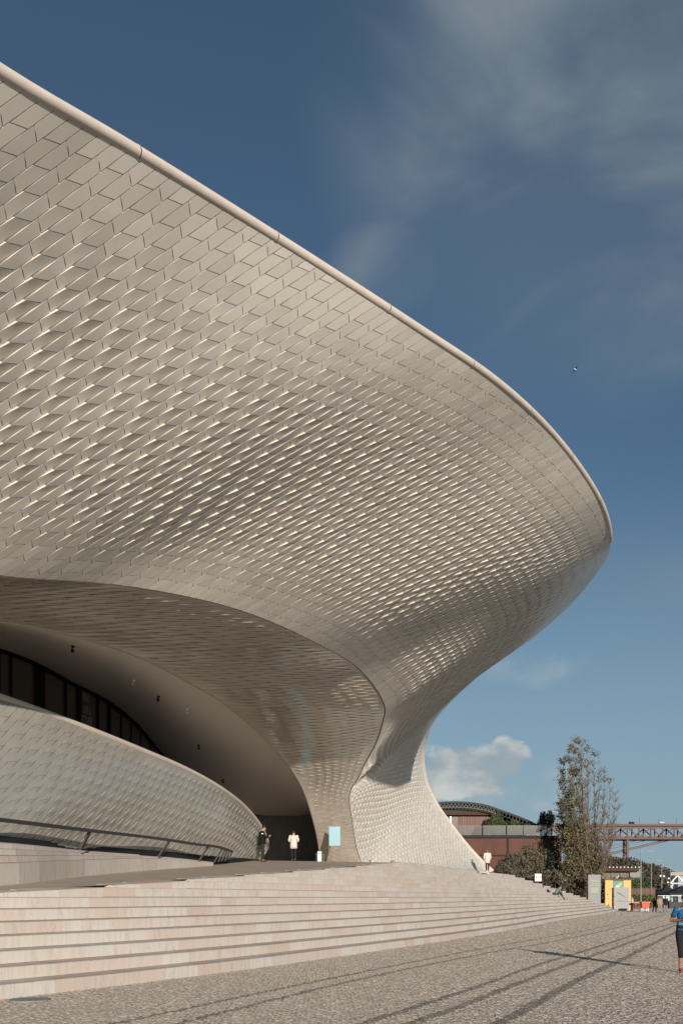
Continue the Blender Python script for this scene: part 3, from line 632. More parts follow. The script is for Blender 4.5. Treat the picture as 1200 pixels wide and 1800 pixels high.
# ground sheet, promenade paving, river
M_GRD = mat('far_paving', (.40, .355, .305), rough=.85, noise=(.8, .4, (.34, .30, .255)), bump=(12, .8))
def cobble_mat(name, c, c2, var):
    return mat(name, c, rough=.72, noise=(1.1, .45, c2), island=var)
M_COB = cobble_mat('limestone_cobbles', (.36, .318, .272), (.325, .284, .24), .08)
M_COBD = cobble_mat('basalt_cobbles', (.175, .156, .133), (.145, .13, .112), .14)
M_WATER = mat('river_water', (.05, .075, .085), rough=.12, spec=.6, bump=(.7, .5))
qy = 13.0
gv = [(-3000, -400), (qy+0.46*-400, -400), (qy+.46*3000, 3000), (-3000, 3000)]
mb = MB(); mb.f = [(0, 1, 2, 3), (1, 4, 5, 2)]; mb.v = [V3(x, y, 0) for x, y in gv]+[V3(qy-.46*400, -400, -3), V3(qy+.46*3000, 3000, -3)]
o = mb.build('ground', M_GRD); o['kind'] = 'structure'
mb = MB(); mb.quad(V3(-1500, -1500, -2.2), V3(9000, -1500, -2.2), V3(9000, 9000, -2.2), V3(-1500, 9000, -2.2)); o = mb.build('river', M_WATER); o['kind'] = 'structure'
# dark bands in the paving
LINES = [[(203, 1800), (400, 1758), (600, 1716.7), (800, 1677), (1000, 1641), (1157, 1610)],
         [(317, 1800), (400, 1778.5), (533, 1745), (800, 1686.7), (973, 1655), (1157, 1611.5)],
         [(637, 1800), (800, 1748), (950, 1695), (1033, 1670), (1110, 1645), (1183, 1623)],
         [(723, 1800), (800, 1772.5), (900, 1733), (1033, 1683), (1110, 1656), (1187, 1627)],
         [(877, 1800), (1000, 1731.7), (1090, 1688), (1140, 1663), (1188, 1638)]]
lg = []
for l in LINES:
    P = [G(px, py) for px, py in l]; d0 = (P[0]-P[1]); P = [P[0]+d0*1.6]+P
    d1 = (P[-1]-P[-2]).normalized(); P = P+[P[-1]+d1*40]
    lg.append(hermite(np.array([[p.x, p.y] for p in P]), n_per=700))
# individual cobbles near the camera
YN1 = 150.0
ang = math.atan(.47); ca, sa = math.cos(ang), math.sin(ang)
PX, PY, PS = [], [], []
for y0, y1, SP in ((9.3, 24.0, .074), (24.0, 42.0, .11), (42.0, 78.0, .17), (78.0, YN1, .27)):
    gx = np.arange(-75, 26, SP); gy = np.arange(max(0, y0*.75-8), y1*1.12+8, SP*1.02)
    XX, YY = np.meshgrid(gx, gy); XX = XX+(np.arange(len(gy)) % 2)[:, None]*SP*.5
    x = (XX*ca+YY*sa).ravel(); y = (-XX*sa+YY*ca).ravel()
    x = x+rng.normal(0, SP*.09, len(x)); y = y+rng.normal(0, SP*.09, len(y))
    xs0 = np.interp(y, C0[:, 1], C0[:, 0])
    keep = (y > y0) & (y < y1) & (x > xs0+.02) & (x < .42*y+4.2) & (x > -.42*y-3.0) & (x > xs0-1)
    dc = G(47, 1759); keep &= np.hypot(x-dc.x-.05, y-dc.y) > .33
    PX.append(x[keep]); PY.append(y[keep]); PS.append(np.full(keep.sum(), SP))
PX, PY, PS = np.concatenate(PX), np.concatenate(PY), np.concatenate(PS)
dark = np.zeros(len(PX), bool)
for n, l in enumerate(lg):
    xl = np.interp(PY, l[:, 1], l[:, 0]); sl_ = np.interp(PY, l[:, 1], np.gradient(l[:, 0])/np.gradient(l[:, 1])); dist = np.abs(PX-xl)/np.sqrt(1+sl_**2)
    dark |= dist < ((.06, .066, .076, .085, .10)[n]+rng.normal(0, .012, len(PX)))
def cobbles(name, x, y, sp, m, label):
    n = len(x); s = sp[:, None]*rng.uniform(.40, .49, (n, 2)); th = -ang+rng.normal(0, .16, n); c_, s_ = np.cos(th), np.sin(th); h = sp*rng.uniform(.09, .17, n)
    cr = np.array([(-1, -1), (1, -1), (1, 1), (-1, 1)])
    V = np.zeros((n, 8, 3))
    for q in range(4):
        for r_, o_, z_ in ((1.0, 0, -.004), (.80, 4, h)):
            ux = cr[q, 0]*s[:, 0]*r_; uy = cr[q, 1]*s[:, 1]*r_
            V[:, o_+q, 0] = x+ux*c_-uy*s_; V[:, o_+q, 1] = y+ux*s_+uy*c_; V[:, o_+q, 2] = z_+(rng.normal(0, .003, n) if o_ else 0)
    Fc = np.array([(4, 5, 6, 7), (0, 1, 5, 4), (1, 2, 6, 5), (2, 3, 7, 6), (3, 0, 4, 7)])
    o = mesh_obj(name, V.reshape(-1, 3), (Fc[None]+8*np.arange(n)[:, None, None]).reshape(-1, 4), m); o['kind'] = 'stuff'
    tag(o, label, 'paving'); return o
cobbles('cobblestones', PX[~dark], PY[~dark], PS[~dark], M_COB, 'small pale limestone cobbles paving the promenade in front of the steps')
cobbles('dark_cobblestones', PX[dark], PY[dark], PS[dark], M_COBD, 'bands of dark basalt cobbles running along the pale promenade')
mb = MB()
for n, l in enumerate(lg):
    w = (.06, .066, .076, .085, .10)[n]
    sel = l[l[:, 1] > YN1-.2][::4]
    for a, b in zip(sel[:-1], sel[1:]):
        t = (b-a)/np.linalg.norm(b-a); nn = np.array([-t[1], t[0]])*w; ja, jb = nn, nn
        mb.quad((*(a-ja), .005), (*(b-jb), .005), (*(b+jb), .005), (*(a+ja), .005))
o = mb.build('paving_bands', M_COBD); o['kind'] = 'structure'
# round cover plate and dry leaves gathered along the lowest riser
p = G(47, 1759); mb = MB(); mb.lathe([(.30, .0), (.30, .026), (.24, .030), (.24, .026), (.0001, .028)], (p.x+.05, p.y, .0), 24)
o = mb.build('drain_cover', M_GREYP); tag(o, 'round grey metal cover plate set in the cobbles at the foot of the steps', 'drain cover')
mb = MB()
for _ in range(900):
    k = random.randint(220, 620); b = C0[k]; t = C0[k+1]-C0[k]; t /= np.linalg.norm(t); n = np.array([t[1], -t[0]]); dd = abs(random.gauss(0, .14))+.015
    q = b+n*dd; r = random.uniform(.012, .035); a = random.uniform(0, 6.28); z = .024+random.uniform(0, .014)
    pts = [(q[0]+r*math.cos(a+k2*1.57)*(1 if k2 % 2 else .5), q[1]+r*math.sin(a+k2*1.57)*(1 if k2 % 2 else .5), z+random.uniform(-.006, .008)) for k2 in range(4)]
    mb.quad(*pts)
M_LEAFD = mat('dry_brown_leaves', (.16, .105, .06), rough=.8, island=.4)
o = mb.build('fallen_leaves', M_LEAFD); tag(o, 'scatter of dry brown leaves along the foot of the lowest step', 'leaves', kind='stuff')
# ------------------------------------------------------------------ things on the platform and on the ceiling
def ceil_at(px, py):
    q = proj(S3.P); k = np.argmin((q[..., 0]-px)**2+(q[..., 1]-py)**2); i, j = np.unravel_index(k, q.shape[:2]); return Vector(S3.P[i, j]), Vector(S3.N[i, j])
for px, py, dark_, lb in ((132, 1136, 1, 'black spotlight on the entrance ceiling above the cafe windows, highest of the black ones'), (234, 1195, 0, 'small white ceiling light between the first two black spotlights'),
                          (280, 1225, 1, 'black spotlight on the plain ceiling between the two small white lights'), (329, 1246, 0, 'small white ceiling light, the lower of the two white ones'),
                          (349, 1308, 1, 'black spotlight in the middle of the entrance ceiling above the wall end'), (393, 1369, 1, 'black spotlight lowest on the ceiling, nearest the dark entrance')):
    p, n = ceil_at(px, py)
    if n.z > 0: n = -n
    t = empty('spotlight', p); tag(t, lb, 'light', 'spotlights on the entrance ceiling'); m_ = M_BLACK if dark_ else M_WHITE
    mb = MB(); mb.tube([n*-.02, n*.06], .05, 10); mb.build('ceiling_plate', m_, t)
    mb = MB(); mb.tube([n*.05, n*.13], .015, 6); mb.build('stem', m_, t)
    h0 = n*.13; d = V3(.35, -.6, -.5).normalized(); k = .5 if dark_ else .35
    mb = MB(); mb.tube([h0-d*.14*k, h0+d*.02, h0+d*.16*k], [.06*k, .09*k, .10*k], 12); mb.build('lamp_head', m_, t, True)

M_CYAN = mat('pale_blue_panel', (.20, .40, .46), rough=.35, spec=.4)
def post(mb, x, y, z0, z1, r=.022, n=8): mb.tube([V3(x, y, z0), V3(x, y, z1)], r, n)
p0 = U(588, 1517, 45.8); z0 = zplat(p0.x, p0.y); t = empty('info_sign', (p0.x, p0.y, z0)); tag(t, 'pale blue rectangular sign panel on two thin posts beside the tiled pillar', 'sign')
mb = MB(); mb.box(-.30, .30, -.03, .02, .85, 1.88); mb.build('panel', M_CYAN, t)
for s in (-.29, .29): mb = MB(); post(mb, s, .045, 0, 1.88, .016); mb.build('post', M_STEEL, t)
p1 = U(561.5, 1517, 45.4); z1 = zplat(p1.x, p1.y); t = empty('ticket_post', (p1.x, p1.y, z1)); tag(t, 'short bright white box standing on the platform at the entrance edge', 'post')
mb = MB(); mb.box(-.105, .105, -.09, .09, 0, .40); mb.build('cabinet', mat('bright_white', (.85, .84, .82), rough=.4), t)
mb = MB(); mb.box(-.105, .105, -.09, .09, .405, .43); mb.build('band', M_GREYP, t)
mb = MB(); mb.box(-.105, .105, -.09, .09, .435, .52); mb.build('cap', M_WHITE, t)
for px, lb, h in ((555.5, 'thin steel barrier post left of the white box', .42), (568.5, 'thin steel barrier post between the white box and the blue sign', .42), (612.5, 'low steel rail post nearest the blue sign at the pillar foot', .30), (621.5, 'low steel rail post, second from the blue sign at the pillar foot', .28),
                  (627.5, 'low steel rail post, third from the blue sign at the pillar foot', .28), (632.5, 'low steel rail post at the right end by the pale base', .28)):
    q = U(px, 1517, 46.2 if px < 600 else 49.2); t = empty('barrier_post', (q.x, q.y, zplat(q.x, q.y))); tag(t, lb, 'barrier post', 'steel barrier posts by the pillar')
    mb = MB(); post(mb, 0, 0, 0, h, .014); mb.build('shaft', M_STEEL, t); mb = MB(); mb.lathe([(.06, 0), (.06, .012), (.02, .02)], (0, 0, 0), 12); mb.build('base_plate', M_STEEL, t)

# ------------------------------------------------------------------ plants
def quads_mesh(name, C, S_, material, parent=None, flat=.0, droop=0):
    """leaf-sized faces of size S_ at the points C, turned at random"""
    n = len(C); C = np.asarray(C, float); S_ = np.broadcast_to(np.asarray(S_, float), (n,))
    a = rng.normal(size=(n, 3)); a /= np.linalg.norm(a, axis=1, keepdims=True); b = rng.normal(size=(n, 3)); b -= a*(a*b).sum(1, keepdims=True); b /= np.linalg.norm(b, axis=1, keepdims=True)
    r = S_[:, None]; v = np.stack([C-a*r, C+b*r*.5, C+a*r, C-b*r*.5], 1)
    me_f = np.arange(4*n).reshape(n, 4)
    return mesh_obj(name, v.reshape(-1, 3), me_f, material, parent)
def leaf_mat(name, c, c2, isl=.35): 
    m = mat(name, c, rough=.6, spec=.3, noise=(.55, .8, c2), island=isl); return m
M_OLIVE = leaf_mat('dusty_olive_leaves', (.15, .128, .085), (.07, .062, .04))
M_DKG = leaf_mat('dark_green_leaves', (.05, .058, .034), (.03, .036, .022))
M_GRN = leaf_mat('green_leaves', (.085, .125, .04), (.05, .08, .03))
M_GOLD = leaf_mat('yellowing_poplar_leaves', (.165, .135, .07), (.095, .088, .048), .45)
M_BARK = mat('grey_brown_bark', (.17, .125, .095), rough=.85, noise=(3, .5, (.11, .085, .065)))
M_HEDGE = leaf_mat('hedge_leaves', (.12, .16, .045), (.07, .10, .03))
def clump_points(n, r, lumps=16, shell=.55):
    """points through an uneven crown: lumps of leaves on an ellipsoid r, thinner inside"""
    d = rng.normal(size=(lumps, 3)); d /= np.linalg.norm(d, axis=1, keepdims=True); d[:, 2] = np.abs(d[:, 2])*1.1-.25
    cs = d*rng.uniform(.45, .80, (lumps, 1)); rs = rng.uniform(.22, .42, lumps)
    k = rng.integers(0, lumps, n); v = rng.normal(size=(n, 3)); v /= np.linalg.norm(v, axis=1, keepdims=True)
    p = cs[k]+v*(rs[k]*rng.uniform(shell, 1, n)**.5)[:, None]
    return p*np.asarray(r)
def shrub(name, label, loc, r, n, leaf, material, cat='shrub', group=None, stems=6, lumps=18):
    t = empty(name, loc); tag(t, label, cat, group)
    P = clump_points(n, r, lumps)+np.array([0, 0, r[2]*.75]); P = P[P[:, 2] > .02]
    quads_mesh('crown', P, leaf*rng.uniform(.6, 1.3, len(P)), material, t)
    mb = MB()
    for _ in range(stems):
        a = random.uniform(0, 6.28); e = V3(math.cos(a)*r[0]*.5, math.sin(a)*r[1]*.5, r[2]*random.uniform(.7, 1.3)); mb.tube([V3(0, 0, -.2), e*.5+V3(0, 0, .1), e], [.05*r[2]**.5, .035, .012], 5)
    mb.build('trunk', M_BARK, t)
    return t
# rounded shrubs along the far edge of the steps
for px, py0, py1, hw, Y, m_, lb in ((905, 1492, 1553, 27, 93, M_OLIVE, 'dusty olive shrub behind the steps, next to the woman in the white coat'), (935, 1478, 1562, 33, 99, M_OLIVE, 'largest dusty olive shrub, in front of the brick wall'),
                                    (962, 1477, 1568, 26, 103, M_DKG, 'dark green shrub between the olive shrubs and the tall poplar'), (975, 1522, 1575, 26, 95, M_OLIVE, 'olive shrub behind the man sitting on the steps'), (888, 1512, 1545, 20, 88, M_OLIVE, 'low olive shrub at the end of the white tiled flare'), (1005, 1500, 1582, 24, 99.5, M_OLIVE, 'brownish shrub at the left foot of the tall poplar')):
    b = U(px, py1, Y); h = (py1-py0)/F*Y; shrub('shrub', lb, (b.x, b.y, b.z), (hw/F*Y, hw/F*Y*.9, h*.56), 5200, .125, m_, group='shrubs behind the steps', lumps=26)
# tall half-bare poplar
def poplar():
    Y = 100.0; base = U(1040, 1588, Y); t = empty('poplar_tree', (base.x, base.y, 0)); tag(t, 'tall half-bare poplar with yellowing leaves mostly on its left side', 'tree')
    o = Vector((base.x, base.y, 0)); tips = []
    outline = [(990, 1345), (1000, 1322), (1010, 1307), (1020, 1312), (1032, 1322), (1044, 1330), (1052, 1345), (1062, 1360), (1072, 1378), (1080, 1398), (986, 1380), (986, 1420), (1083, 1425), (1076, 1450), (984, 1460), (1068, 1470), (1000, 1400), (1030, 1350), (1015, 1360), (1045, 1385), (1060, 1410), (1022, 1330)]
    mb = MB(); tw_ = []; leaves = []
    mb.tube([V3(0, 0, -.3), V3(-.15, 0, 2.2), V3(-.4, .1, 4.5)], [.42, .34, .24], 8)
    for px, py in outline:
        e = U(px, py, Y+random.uniform(-2.2, 2.2))-o; s0 = V3(random.uniform(-.35, .25), random.uniform(-.2, .2), random.uniform(.8, 4.0))
        m1 = V3(s0.x*.6+e.x*.42, e.y*.4, s0.z+(e.z-s0.z)*.30); m2 = V3(e.x*.86, e.y*.8, s0.z+(e.z-s0.z)*.66)
        c = hermite(np.array([s0, m1, m2, e], float), n_per=14); c = [Vector(p)+V3(random.gauss(0, .05), random.gauss(0, .05), 0) for p in c]
        mb.tube(c, [.085*(1-i/13.5)+.010 for i in range(14)], 6); tips.append(c)
        for k in range(64):
            i = random.randint(2, 13); p = c[i]; side = 1 if random.random() < .5 else -1; L_ = random.uniform(.6, 2.0)*(1.15-i/20)
            d = V3(random.uniform(.15, .75)*side, random.gauss(0, .4), random.uniform(.5, 1.1)).normalized(); q1 = p+d*L_*.5; q2 = p+(d+V3(0, 0, .35)).normalized()*L_
            mb.tube([p, q1, q2], [.028, .016, .006], 4, cap=False); tw_.append((p, q2))
            for _ in range(2):
                r0 = p.lerp(q2, random.uniform(.3, .9)); d2 = (d+V3(random.gauss(0, .6), random.gauss(0, .6), random.uniform(0, .4))).normalized(); r1 = r0+d2*random.uniform(.3, .8); mb.tube([r0, r1], [.012, .005], 3, cap=False); tw_.append((r0, r1))
    for p, q in tw_:
        wx = (p+o); xp = 600+F*wx.x/wx.y; yp = HOR-F*(p.z-EYE)/wx.y
        edge = np.interp(yp, [1305, 1350, 1400, 1450, 1500, 1560], [1022, 1026, 1022, 1034, 1052, 1062])
        dens = 9 if xp < edge-16 else (5.5 if xp < edge else (2.2 if yp < 1375 else .75))
        for _ in range(np.random.default_rng(len(leaves)+3).poisson(dens)):
            leaves.append(p.lerp(q, random.random())+V3(random.gauss(0, .16), random.gauss(0, .16), random.gauss(0, .16)))
    for _ in range(5200):                     # dense leafy lower part
        yp = random.uniform(1455, 1580); xp = random.gauss(np.interp(yp, [1455, 1500, 1580], [998, 1008, 1022]), np.interp(yp, [1455, 1500, 1580], [9, 15, 20]))
        leaves.append(U(xp, yp, Y+random.gauss(0, 1.2))-o)
    mb.build('trunk', M_BARK, t)
    quads_mesh('crown', [tuple(l) for l in leaves], rng.uniform(.07, .17, len(leaves)), M_GOLD, t)
poplar()

# ------------------------------------------------------------------ brick building with the vaulted roof
def brick_mat():
    m = mat('weathered_red_brick', (.135, .064, .047), rough=.85, spec=.2, noise=(.5, .8, (.085, .04, .03))); nt = m.node_tree; N = nt.nodes; L = nt.links
    b = N['Principled BSDF']; src = b.inputs['Base Color'].links[0].from_socket; tc = N.new('ShaderNodeTexCoord'); mp = N.new('ShaderNodeMapping'); mp.inputs['Rotation'].default_value = (math.radians(90), 0, 0); L.new(tc.outputs['Object'], mp.inputs[0])
    bt = N.new('ShaderNodeTexBrick'); bt.inputs['Scale'].default_value = 3.2; bt.inputs['Mortar Size'].default_value = .012; L.new(src, bt.inputs['Color1']); L.new(src, bt.inputs['Color2']); bt.inputs['Mortar'].default_value = (.10, .065, .05, 1); L.new(mp.outputs[0], bt.inputs[0]); L.new(bt.outputs[0], b.inputs['Base Color']); return m
M_BRICK = brick_mat()
M_WOOD = mat('red_brown_timber', (.17, .082, .053), rough=.6, var=.16, noise=(1.5, .4, (.13, .065, .045)))
M_ROOFD = mat('dark_green_grey_roof', (.055, .06, .057), rough=.8, spec=.15)
M_FASC = mat('brown_fascia', (.075, .045, .036), rough=.8, spec=.15)
M_GLS = mat('greenish_glass', (.030, .040, .036), rough=.25, spec=.2, alpha=.38)
M_TRUSS = mat('weathered_grey_truss', (.16, .155, .14), rough=.7, spec=.2)
YB = 105.0; kB = YB/F
def rx(px): return (px-600)*kB
def rz(py): return EYE+(HOR-py)*kB
bb = empty('brick_hall', (rx(880), YB, 0)); tag(bb, 'red brick hall with a timber upper storey under a dark vaulted roof', 'building')
O = V3(-rx(880), -YB, 0)
def bpart(mb, name, m_, parent=None):
    o = mb.build(name, m_, None); o.location = O; o.parent = bb
    return o
mb = MB(); mb.box(rx(700), rx(986), YB, YB+22, 0, rz(1473)); bpart(mb, 'brick_wall', M_BRICK)
mb = MB(); mb.box(rx(700), rx(980), YB-.25, YB+.3, rz(1473)+.002, rz(1469)); bpart(mb, 'terrace_slab', M_BLACK)
mb = MB(); mb.box(rx(890), rx(893.5), YB-.12, YB-.003, 0, rz(1473)); bpart(mb, 'downpipe', M_BLACK)
mb = MB(); mb.box(rx(840), rx(890), YB-.10, YB-.003, rz(1505), rz(1502.5)); bpart(mb, 'ledge', M_BLACK)
mb = MB(); mb.box(rx(700), rx(881), YB+4.2, YB+18, rz(1469), rz(1428)); bpart(mb, 'upper_wall', M_FASC)
px = 814.0
while px < 879:
    mb = MB(); w = random.uniform(2.6, 3.4); mb.box(rx(px)+.015, rx(min(px+w, 880))-.015, YB+4.1+random.uniform(-.03, .01), YB+4.196, rz(1469), rz(1429)); bpart(mb, 'timber_plank', M_WOOD); px += w
for a, b in ((700, 742), (744, 785), (787, 798), (800.5, 813)):
    mb = MB(); mb.box(rx(a), rx(b), YB+4.12, YB+4.194, rz(1469), rz(1430)); bpart(mb, 'window_pane', M_GLASSD)
mb = MB(); mb.box(rx(798.2), rx(800.2), YB+4.02, YB+4.19, rz(1469), rz(1430)); bpart(mb, 'window_frame', M_STEEL)
mb = MB(); mb.box(rx(700), rx(883), YB+3.4, YB+4.5, rz(1428), rz(1421.5)); bpart(mb, 'fascia', M_FASC)
arc = [(690, 1421), (730, 1411), (766, 1406.5), (800, 1404.5), (840, 1407), (865, 1412), (886, 1419.5), (910, 1428), (935, 1438), (957, 1449)]
ap = hermite(np.array([[rx(a), rz(b)] for a, b in arc]), n_per=44)
mb = MB()
for i in range(43):
    (x0, za), (x1, zb) = ap[i], ap[i+1]; th = .28
    for (ya, yb) in ((YB+2.4, YB+20),):
        mb.v += [V3(x0, ya, za), V3(x1, ya, zb), V3(x1, yb, zb), V3(x0, yb, za), V3(x0, ya, za-th), V3(x1, ya, zb-th), V3(x1, yb, zb-th), V3(x0, yb, za-th)]; n = len(mb.v)-8
        mb.f += [(n, n+1, n+2, n+3), (n+4, n+7, n+6, n+5), (n, n+4, n+5, n+1), (n+3, n+2, n+6, n+7)]
bpart(mb, 'roof', M_ROOFD)
mb = MB(); gab = [V3(p[0], YB+3.6, p[1]-.30) for p in ap if p[0] < rx(884)]
for a, b in zip(gab[:-1], gab[1:]): mb.quad(V3(a.x, a.y, rz(1422)), V3(b.x, b.y, rz(1422)), b, a)
bpart(mb, 'gable', M_ROOFD)
mb = MB()
for i in range(0, 40, 1):
    a = ap[i]; b = ap[i+1]; z_ = -.28
    mb.bar(V3(a[0], YB+2.5, a[1]+z_), V3((a[0]+b[0])/2, YB+2.5, (a[1]+b[1])/2+z_-.42), .07); mb.bar(V3((a[0]+b[0])/2, YB+2.5, (a[1]+b[1])/2+z_-.42), V3(b[0], YB+2.5, b[1]+z_), .07)
    mb.bar(V3(a[0], YB+2.5, a[1]+z_-.45), V3(b[0], YB+2.5, b[1]+z_-.45), .09)
bpart(mb, 'roof_truss', M_TRUSS)
for i in range(30, 43, 1):
    a = ap[i]; b = ap[i+1]; mb = MB(); x = (a[0]+b[0])/2; z = (a[1]+b[1])/2
    mb.box(x-.34, x+.34, YB+2.2, YB+8, z-.78, z-.26); bpart(mb, 'roof_louvre', M_BLACK)
for a, b in ((805, 846), (848, 888), (890, 918), (919, 944), (945, 970)):
    mb = MB(); mb.box(rx(a), rx(b), YB-.16, YB-.12, rz(1469)+.05, rz(1451)); bpart(mb, 'glass_panel', M_GLS)
mb = MB(); mb.box(rx(880.5), rx(884), YB+3.5, YB+3.9, rz(1469), rz(1421.6)); bpart(mb, 'post', M_BLACK)
mb = MB(); mb.box(rx(884), rx(955), YB+10, YB+10.4, rz(1469), rz(1452)); bpart(mb, 'rear_screen', M_FASC)
for px, w, h, m_, lb in ((859, 11, 18, M_DKG, 'dark potted shrub at the corner of the timber wall on the terrace'), (878, 13, 26, M_GRN, 'tallest green plant on the brick hall terrace beside the corner post'), (893, 10, 18, M_DKG, 'dark green plant on the terrace, second right of the corner post'), (906, 11, 19, M_GRN, 'bright green plant in the middle of the terrace'), (922, 10, 15, M_DKG, 'low dark plant on the terrace, right of the bright green one'), (938, 10, 15, M_GRN, 'green plant near the right end of the glass balustrade'), (964, 14, 32, M_DKG, 'round clipped tree at the right end of the terrace')):
    shrub('terrace_plant', lb, (rx(px), YB+1.4, rz(1469)), (w*kB*1.35, .9, h*kB*.95), 2300, .12, m_, 'plant', 'plants on the brick hall terrace', 4, 14)

# ------------------------------------------------------------------ suspension bridge far behind
M_BRED = mat('faded_red_steel', (.16, .095, .082), rough=.75, spec=.2, noise=(.05, .4, (.14, .08, .07)))
M_PGL = mat('dusty_white_paint', (.42, .42, .41), rough=.7)
M_BROWN = mat('brown_grey_steel', (.15, .11, .098), rough=.75, spec=.2)
YR = 800.0; kR = YR/F
def qx(px): return (px-600)*kR
def qz(py): return EYE+(HOR-py)*kR
br = empty('suspension_bridge', (qx(1103), YR, 0)); tag(br, 'long red steel truss bridge on a pair of slender legs beyond the poplar', 'bridge'); OB = V3(-qx(1103), -YR, 0)
def brpart(mb, name, m_): o = mb.build(name, m_, None); o.location = OB; o.parent = br
mb = MB(); mb.box(qx(880), qx(1500), YR-1, YR+21, qz(1452), qz(1448.5)); brpart(mb, 'road_deck', M_BROWN)
mb = MB(); mb.box(qx(880), qx(1500), YR-.6, YR+.6, qz(1475.5), qz(1472)); mb.box(qx(880), qx(1500), YR+19.4, YR+20.6, qz(1475.5), qz(1472)); mb.box(qx(880), qx(1500), YR-.6, YR+.6, qz(1456), qz(1453)); brpart(mb, 'chord', M_BRED)
mb = MB(); mb.box(qx(880), qx(1500), YR+3, YR+17, qz(1471.5), qz(1470)); brpart(mb, 'rail_deck', M_BROWN)
st = 20.6
for i in range(-10, 20):
    xa, xb = 1101.7+i*st, 1101.7+(i+1)*st
    for y in (YR, YR+20):
        mb = MB(); mb.bar(V3(qx(xa), y, qz(1473)), V3(qx(xa), y, qz(1454)), 1.1); brpart(mb, 'upright', M_BRED)
        mb = MB(); a, b = (1454, 1473) if i % 2 == 0 else (1473, 1454)
        mb.bar(V3(qx(xa), y, qz(a)), V3(qx(xb), y, qz(b)), .9); brpart(mb, 'diagonal', M_BRED)
for y, dx in ((YR+1, 0), (YR+19, 5.5)):
    mb = MB(); mb.bar(V3(qx(1102+dx), y, -2), V3(qx(1102.3+dx), y, qz(1475.6)), 2.0, 2.0); brpart(mb, 'leg', M_BRED)
mb = MB()
for k in range(7): z = 4+k*7.5; mb.bar(V3(qx(1102), YR+1, z), V3(qx(1107.5), YR+19, z+3.5), .6); mb.bar(V3(qx(1107.5), YR+19, z), V3(qx(1102), YR+1, z+3.5), .6)
brpart(mb, 'leg_bracing', M_BRED)
for (xa, ya, xb, yb, r) in ((1040, 1507, 1176, 1475, .5), (1040, 1510, 1190, 1474, .5), (1040, 1494, 1126, 1476, .25), (1040, 1500, 1146, 1475, .25)):
    mb = MB(); mb.tube([V3(qx(xa), YR+8, qz(ya)), V3(qx(xb), YR+8, qz(yb))], r, 6); brpart(mb, 'cable', M_BRED)
for px in (1130, 1164, 1195, 1060): mb = MB(); mb.tube([V3(qx(px), YR+10, qz(1448.6)), V3(qx(px), YR+10, qz(1436))], .18, 5); brpart(mb, 'mast', M_BROWN)
for px, m_, lb in ((1111, M_BLACK, 'dark lorry crossing the far red bridge above its legs'), (1164, M_PGL, 'white lorry crossing the far red bridge near the right edge')):
    t = empty('lorry', (qx(px), YR+3, qz(1448.5))); tag(t, lb, 'lorry', 'lorries on the far bridge'); mb = MB(); mb.box(-2.4, 1.2, -1.1, 1.1, .5, 2.4); mb.build('cargo_box', m_, t); mb = MB(); mb.box(1.3, 2.5, -1, 1, .5, 2.1); mb.build('cab', m_, t)
    mb = MB(); [mb.tube([V3(x, -1.1, .5), V3(x, 1.1, .5)], .5, 8) for x in (-1.6, 0, 1.9)]; mb.build('wheels', M_BLACK, t)
# orange-red bridge anchor seen through the poplar
t = empty('bridge_pier', (qx(1041), YR-40, 0)); tag(t, 'red pier foot showing through the lower poplar branches', 'pier'); mb = MB(); mb.box(-3, 3, -3, 3, 0, 38); mb.build('shaft', M_BRED, t); mb = MB(); mb.box(-3.6, 3.6, -3.6, 3.6, 38, 40); mb.build('cap', M_BRED, t)

# wooded slope
YH = 330.0; kH = YH/F
rid = [(940, 1540), (1000, 1515), (1040, 1503), (1085, 1507), (1110, 1511), (1125, 1514), (1140, 1520), (1155, 1522), (1165, 1528), (1176, 1538), (1184, 1550), (1190, 1566), (1196, 1577)]
hx = np.array([(a-600)*kH for a, b in rid]); hz_ = np.array([(HOR-b)*kH for a, b in rid])+EYE-1.5
hv = []; hf = []; NXh = 70
xs = np.linspace(hx[0], hx[-1], NXh)
for j, (yy, f) in enumerate(((YH-45, 0), (YH-25, .55), (YH, 1), (YH+40, .8), (YH+90, 0))):
    for x in xs: hv.append((x*(1+(yy-YH)/YH*.15), yy, max(0, np.interp(x, hx, hz_))*f))
for j in range(4):
    for i in range(NXh-1): a = j*NXh+i; hf.append((a, a+1, a+NXh+1, a+NXh))
M_HILL = mat('wooded_slope_soil', (.09, .075, .05), rough=.9, noise=(.2, .6, (.06, .055, .035)))
o = mesh_obj('hill', hv, hf, M_HILL, smooth=True); o['kind'] = 'structure'
pts = []
for _ in range(1100):
    x = random.uniform(hx[0], hx[-1]); yy = random.uniform(-42, 25); f = np.interp(yy, [-45, -25, 0, 40], [0, .55, 1, .8]); z = max(0, np.interp(x, hx, hz_))*f
    R_ = random.uniform(1.2, 2.8)
    v = rng.normal(size=(26, 3)); v /= np.linalg.norm(v, axis=1, keepdims=True); v[:, 2] = np.abs(v[:, 2]); pts.append(np.array([x, YH+yy, z-.4])+v*R_)
M_WOODS = leaf_mat('far_woodland', (.095, .082, .055), (.055, .052, .036), .4)
o = quads_mesh('far_woods', np.concatenate(pts), rng.uniform(.35, .8, 1100*26), M_WOODS); tag(o, 'brown-green wooded slope below the far bridge', 'woods', kind='stuff')

